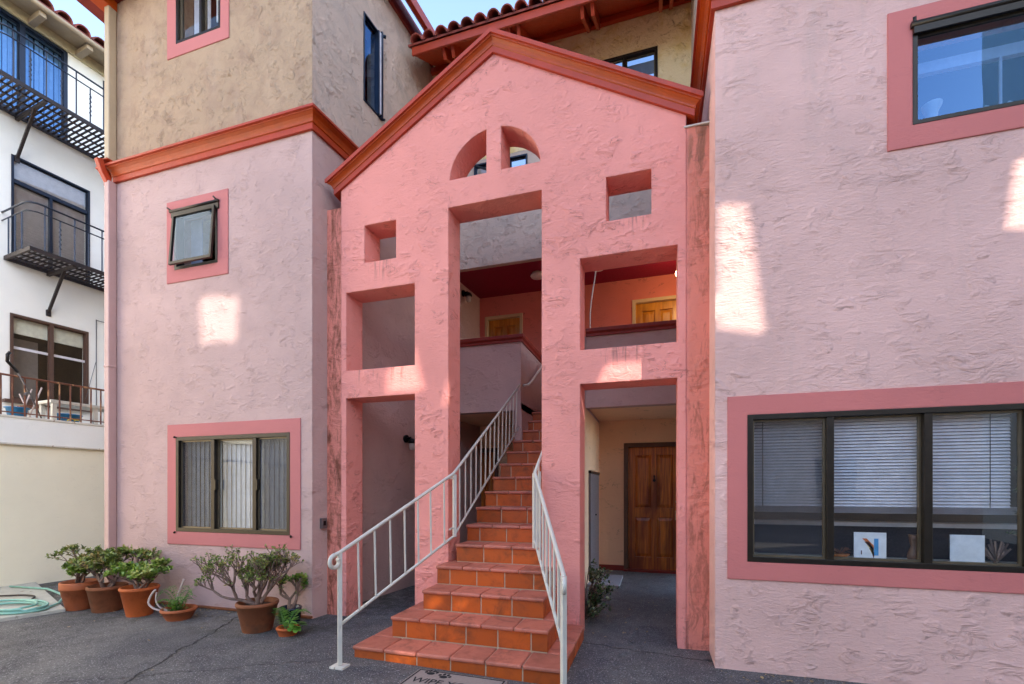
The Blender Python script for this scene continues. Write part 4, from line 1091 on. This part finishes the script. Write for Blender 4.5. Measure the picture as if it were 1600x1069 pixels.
w = window(nbd, FNW, -.035, 1.0, 5.10, 6.78, [], fw=.03, frame_mat=M_navy)
MB(FNW).box(.44, .48, -.05, .004, 5.13, 6.34).build('mullion', M_navy, w)
m = MB(FNW); m.box(0, .96, -.06, .006, 6.34, 6.40); m.build('transom', M_navy, w)
slats(FNW, .01, .955, 5.12, 6.34, .044, -.075, -.75, .044).build('blind', M_blind, w)
slats(FNW, .01, .955, 6.40, 6.76, .042, -.075, -.9, .045).build('blind', M_blind, w)
w = window(nbd, FNW, -1.3, .68, 7.46, 9.03, [-.55, .10], fw=.055, frame_mat=M_navy, glass_mat=M_glass_blue)
m = MB(FNW)
for k in range(30):
    a = -1.25 + k * .065; m.box(a, a + .05, -.16 - .02 * (k % 2), -.15 - .02 * (k % 2), 7.5, 8.98)
m.build('curtain', M_curtain, w)
window(nbd, FNW, 1.2, 2.2, 8.05, 8.95, [], fw=.05, frame_mat=M_navy, glass_mat=M_glass_blue)
w = window(nbd, FNW, 1.6, 2.6, 5.3, 6.6, [2.1], fw=.05, frame_mat=M_navy, glass_mat=M_glass_blue)
m = MB(FNW); m.tube([(1.09, .015, 4.48), (1.09, .015, 2.9)], .007, 6); m.tube([(1.09, .015, 4.47), (1.5, .015, 4.47)], .006, 6); m.tube([(1.08, .02, 3.7), (.93, .02, 3.0)], .004, 5); m.build('conduit', M_steel, nbd)
# eave and tiles
m = MB(lambda a, o, z: FNW(o, a, z)); m.prism([(-.2, 9.22), (.44, 9.10), (.44, 9.17), (-.2, 9.36)], -9, 9); ev = m.build('eave', M_eave, nbd)
m = MB(FNW); m.tube([(-9, .47, 9.13), (9, .47, 9.13)], .045, 8); m.build('gutter', M_eave, ev)
m = MB(FNW); m.box(-9, 9, 0, .05, 9.02, 9.2); m.build('frieze', plain('cream_frieze', srgb(206, 196, 160), .7), ev)
for a in [k * .62 - 2.34 for k in range(8)]:
    m = MB(FNW); m.box(a, a + .09, .05, .43, 9.02, 9.11); m.build('rafter_tail', M_eave, ev, bevel=.006)
m = MB()
a = -3.0
while a < 4:
    for c in range(4):
        p0 = FNW(a, .50 - c * .36, 9.17 + c * .14 + (.01 * c)); p1 = FNW(a, .50 - c * .36 - .40, 9.17 + c * .14 + .155)
        dr = (p1 - p0).normalized(); sd = Vector((DN[0], DN[1], 0)); up = sd.cross(dr); up = up if up.z > 0 else -up
        rows = []
        for (q, rr2) in ((p0, .115), (p1, .095)):
            for th_ in (0, .018):
                rows.append([])
                for j in range(9):
                    an = math.pi * j / 8; m.v.append(q + sd * math.cos(an) * (rr2 - th_) + up * math.sin(an) * (rr2 - th_)); rows[-1].append(len(m.v) - 1)
        A, Ai, B, Bi = rows
        for j in range(8):
            m.face([A[j], A[j + 1], B[j + 1], B[j]], 0, True); m.face([Ai[j], Bi[j], Bi[j + 1], Ai[j + 1]], 0, True); m.face([A[j], Ai[j], Ai[j + 1], A[j + 1]])
    a += .245
m.build('barrel_tiles', M_roofn, nbd, recalc=False)
m = MB(lambda a, o, z: FNW(o, a, z)); m.prism([(.48, 9.175), (-3, 10.45), (-3, 10.50), (.48, 9.20)], -9, 9); m.build('roof_deck', M_roofn, nbd)
# fire escape balconies
def balcony(a0, a1, zf, proj, rail_h, twist=3):
    fe = MB(FNW)
    fe.box(a0, a1, proj - .03, proj, zf - .05, zf + .01); fe.box(a0, a1, .02, .05, zf - .05, zf + .01); fe.box(a0, a0 + .03, .05, proj - .03, zf - .05, zf + .01)
    for q in range(1, 4): fe.box(a0 + .03, a1, proj * q / 4 - .01, proj * q / 4 + .01, zf - .03, zf - .008)
    n = int((a1 - a0 - .05) / .066)
    for k in range(n): fe.box(a0 + .05 + k * .066, a0 + .05 + k * .066 + .028, .05, proj - .03, zf - .006, zf + .006)
    f = fe.build('fire_escape', M_rustblack, nbd)
    r = MB(FNW); zt_ = zf + rail_h
    c = .16
    def railpath(z): return [(a0 - .01, .0, z)] + [(a0 - .01, (proj - c) * .5, z)] + [(a0 - .01 + c - c * math.cos(t), proj - c + c * math.sin(t), z) for t in (0, .4, .8, 1.2, 1.57)] + [(a1, proj, z)]
    r.tube(railpath(zt_), .014, 6); r.tube(railpath(zt_ - .13), .010, 6)
    a = a0 + .18; k = 0
    while a < a1:
        top = zt_ if k % 2 == 0 else zt_ - .13
        r.bar((a, proj - .008, zf), (a, proj - .008, top), .008)
        if k % 2:
            pts = [(a + .012 * math.cos(q * 1.2), proj - .008 + .012 * math.sin(q * 1.2), zf + .12 + q * (rail_h - .35) / 24) for q in range(25)]
            r.tube(pts, .007, 5)
        a += .185; k += 1
    for q in (.25, .5, .75): r.bar((a0 - .01, proj * q, zf), (a0 - .01, proj * q, zt_ - .13), .008)
    r.build('railing', M_navy, f)
    for a in (a0 + .55, a0 + 2.1):
        b = MB(FNW); b.bar((a, .0, zf - .06), (a, proj - .02, zf - .06), .022); b.bar((a, .012, zf - .70), (a, proj * .62, zf - .08), .018); b.box(a - .03, a + .03, .0, .03, zf - .76, zf - .66); b.build('brace', M_rustblack, f)
balcony(-.13, 3.2, 5.08, .83, .70)
balcony(-.52, 3.2, 7.44, .92, .70)
# terrace wall and what stands on it
tw = thing('terrace_wall', 'cream stucco terrace wall with a chipped ledge below the rusty railing', 'wall', FN(0, -.1, 0))
m = MB(FN); m.box(-9, 9, -.25, -.02, -.1, 2.02); m.build('lower_wall', M_cream_st, tw)
m = MB(FN); m.box(-9, 9, -.25, .015, 2.04, 2.40); m.build('upper_band', M_white_st, tw)
m = MB(FN); m.box(-9, 9, -.25, .03, 2.018, 2.042); m.build('drip_ledge', M_cap, tw, bevel=.004)
m = MB(FN); m.box(-9, 9, -1.2, .025, 2.40, 2.435); m.build('terrace_floor', M_cap, tw, bevel=.006)
tr = thing('terrace_railing', 'low rusty iron railing along the edge of the raised terrace', 'railing', FN(0, -.04, 2.43))
m = MB(FN); m.tube([(-3, -.04, 3.01), (4, -.04, 3.01)], .016, 6); m.build('top_rail', M_rust, tr)
m = MB(FN); m.tube([(-3, -.04, 2.485), (4, -.04, 2.485)], .010, 6); m.build('bottom_rail', M_rust, tr)
a = -2.94; k = 0
while a < 4:
    m = MB(FN); hw = .017 if k % 18 == 0 else .009
    m.bar((a, -.04, 2.435), (a, -.04, 3.0), hw); m.build('baluster', M_rust, tr); a += .1315; k += 1
tb = thing('low_table', 'low white table standing on the terrace behind the rusty railing', 'table', FN(.45, -.35, 2.435))
m = MB(FN); m.box(.05, .98, -.62, -.2, 2.72, 2.77); m.build('top', M_white, tb, bevel=.006)
for (a, o) in ((.07, -.24), (.92, -.24), (.07, -.58), (.92, -.58), (.60, -.24)):
    m = MB(FN); m.box(a, a + .055, o - .03, o + .03, 2.435, 2.72); m.build('leg', M_white, tb, bevel=.004)
def tub(a, o, r, h, label, yellow=False):
    t = thing('plastic_tub', label, 'tub', FN(a, o, 2.435), 'blue tubs on the terrace')
    c = FN(a, o, 2.436); MB().lathe(c, [(r * .8, 0), (r, h), (r + .02, h), (r + .02, h + .015), (r - .01, h + .01), (r - .02, h - .04)], 20).build('body', M_tub, t)
    if yellow:
        m = MB(FN)
        for k in range(6):
            x = a - .08 + k * .03; m.tube([(x, o + r + .0, 2.47 + .02 * (k % 3)), (x + .03, o + r + .006, 2.49 + .015 * (k % 2))], .008, 5)
        m.build('decoration', M_yellow, t)
tub(-.30, -.30, .12, .14, 'blue plastic tub at the left end of the terrace')
tub(.33, -.38, .16, .13, 'blue plastic tub with yellow marks under the low white table', True)
pl = thing('crutch', 'grey metal crutch leaning over the terrace railing', 'crutch', FN(-.1, -.1, 2.435))
m = MB(FN); m.tube([(-.02, -.30, 2.46), (-.25, -.08, 2.82), (-.42, .04, 3.06)], .010, 7); m.tube([(-.25, -.10, 2.80), (-.30, -.02, 2.78), (-.33, .02, 2.76)], .018, 7); m.build('shaft', M_steel, pl)
m = MB(FN); m.tube([(-.42, .04, 3.06), (-.56, .14, 3.17), (-.56, .15, 3.26), (-.53, .13, 3.30)], .022, 8); m.build('cuff', M_black, pl)
# folding chair frame behind the table
ch = thing('folding_chair', 'folding chair with thin pale legs on the terrace, behind the tubs', 'chair', FN(.1, -.8, 2.435))
m = MB(FN)
for o in (-.95, -.65):
    m.tube([(-.05, o, 2.44), (.12, o, 3.0)], .010, 6); m.tube([(.14, o, 2.44), (-.03, o, 2.9)], .010, 6)
m.build('legs', M_palestem, ch)
m = MB(FN); m.box(-.06, .14, -.95, -.65, 2.68, 2.70); m.build('seat', M_rust, ch)

# ------------------------------------------------------------------ unseen wall added at right to shade the court; holes shaped for sun patches
AZ, EL = R(55), R(28)
sun = Vector((math.sin(AZ) * math.cos(EL), -math.cos(AZ) * math.cos(EL), math.sin(EL)))
XW = 9.0
def to_shade_wall(pts, Y):
    res = []
    for (x, z) in pts:
        t = (XW - x) / sun.x; res.append((Y + sun.y * t, z + sun.z * t))
    return res
patches = [([(-5.227, 3.66), (-4.9, 3.658), (-4.594, 3.592), (-4.613, 3.071), (-4.9, 3.112), (-5.197, 3.109)], 4.2),
           ([(.42, 3.648), (.669, 3.601), (.696, 3.397), (.798, 2.569), (.42, 2.668), (.42, 2.738), (-.002, 2.738), (.087, 2.928), (.42, 2.92)], 4.0),
           ([(2.264, 3.609), (2.488, 3.631), (2.488, 3.097), (2.213, 3.159)], 4.0),
           ([(-2.802, 2.66), (-2.455, 2.905), (-2.417, 2.733), (-2.327, 2.424), (-2.802, 2.44)], 4.4),
           ([(-2.092, 2.542), (-2.03, 2.552), (-2.03, 2.262), (-2.143, 2.267)], 4.4),
           ([(-2.0, .33), (-1.86, .34), (-1.85, .43), (-1.98, .42)], 3.83), ([(-1.72, .34), (-1.60, .35), (-1.62, .42), (-1.70, .41)], 3.83),
           ([(-2.08, .03), (-1.80, .03), (-1.84, .08), (-2.05, .085)], 3.28)]
M_tint, nt_, out_ = mat('sun_dimming_tint')
tb_ = nt_.node('ShaderNodeBsdfTransparent', {'Color': (.62, .64, .70, 1)}); nt_.l.new(tb_.outputs[0], out_.inputs[0])  # added sheet that dims the sun passing through the wall holes
shade_wall = thing('added_shade_wall', 'added tall pale wall out of view, with holes shaped to cast sun patches', 'building', (XW, -3, 0))
m = MB(lambda a, o, z: Vector((XW + o, a, z)))
m.prism(rect(-8.8, 3.99, -.1, 21.5), 0, .05, [to_shade_wall(*p) for p in patches])
m.build('wall', M_white_st, shade_wall)
for pch in patches:
    m = MB(lambda a, o, z: Vector((XW + .025 + o, a, z))); q = to_shade_wall(*pch); m.prism(q, 0, 0) if False else None
    ys = [p[0] for p in q]; zs_ = [p[1] for p in q]
    m.face([m.pt(y, 0, z) for y, z in rect(min(ys) + .001, max(ys) - .001, min(zs_) + .001, max(zs_) - .001)]); m.build('sun_dimmer', M_tint, shade_wall)
m = MB(); m.box(9.05, 12, -8.8, -8.6, -.1, 21.5); m.build('added_end_wall', M_white_st, shade_wall)


# opposite side of the court, behind the camera
op = thing('courtyard_house', 'white stucco house across the courtyard with dark windows', 'building', (-2, -14, 0))
m = MB(lambda a, o, z: Vector((a, -13 + o, z)))
wl = [rect(x, x + 1.4, z, z + 1.5) for x in (-10, -6, -2, 2, 6) for z in (1.0, 4.2)]
m.prism(rect(-13, 22, -.1, 6.6), -.2, 0, wl); m.build('wall', M_greytan, op)
m = MB(); m.box(-13, 22, -16, -13.6, -.1, 6.4); m.build('inner_wall', M_dark, op)
m = MB(lambda a, o, z: Vector((o, a, z))); m.prism([(-12.5, 6.5), (-16, 8.2), (-16, 8.35), (-12.5, 6.65)], -13.2, 22); m.build('roof', M_roof, op)
# ------------------------------------------------------------------ camera, light, render settings
cam = bpy.data.cameras.new('camera'); co = bpy.data.objects.new('camera', cam); COL.objects.link(co)
co.location = (0, 0, 1.4); co.rotation_euler = (R(90), 0, R(17.155))
cam.sensor_width = 36; cam.lens = 729.2 / 1600 * 36; cam.shift_y = (762.7 - 534.5) / 1600; cam.clip_end = 500; cam.clip_start = .05
sc.camera = co
wd = bpy.data.worlds.new('World'); sc.world = wd; wd.use_nodes = True
nt = wd.node_tree; nt.nodes.clear()
sky = nt.nodes.new('ShaderNodeTexSky'); sky.sky_type = 'NISHITA'; sky.sun_disc = False
sky.sun_elevation = EL; sky.sun_rotation = math.atan2(sun.x, sun.y)
sky.air_density = .7; sky.dust_density = .5; sky.ozone_density = 3.0
bg = nt.nodes.new('ShaderNodeBackground'); bg.inputs[1].default_value = .15
ow = nt.nodes.new('ShaderNodeOutputWorld'); nt.links.new(sky.outputs[0], bg.inputs[0]); nt.links.new(bg.outputs[0], ow.inputs[0])
ld = bpy.data.lights.new('sun', 'SUN'); ld.energy = 2.0; ld.angle = R(.3); ld.color = (1, .995, .985)
lo = bpy.data.objects.new('sun', ld); COL.objects.link(lo); lo.location = (20, -14, 15)
lo.rotation_euler = sun.to_track_quat('Z', 'Y').to_euler()
sc.view_settings.view_transform = 'Standard'; sc.view_settings.look = 'None'; sc.view_settings.exposure = 2.76; sc.view_settings.gamma = 1
sc.cycles.max_bounces = 12; sc.cycles.diffuse_bounces = 8; sc.cycles.glossy_bounces = 5; sc.view_settings.use_white_balance = True; sc.view_settings.white_balance_temperature = 7900; sc.view_settings.white_balance_tint = 10; sc.cycles.transparent_max_bounces = 12
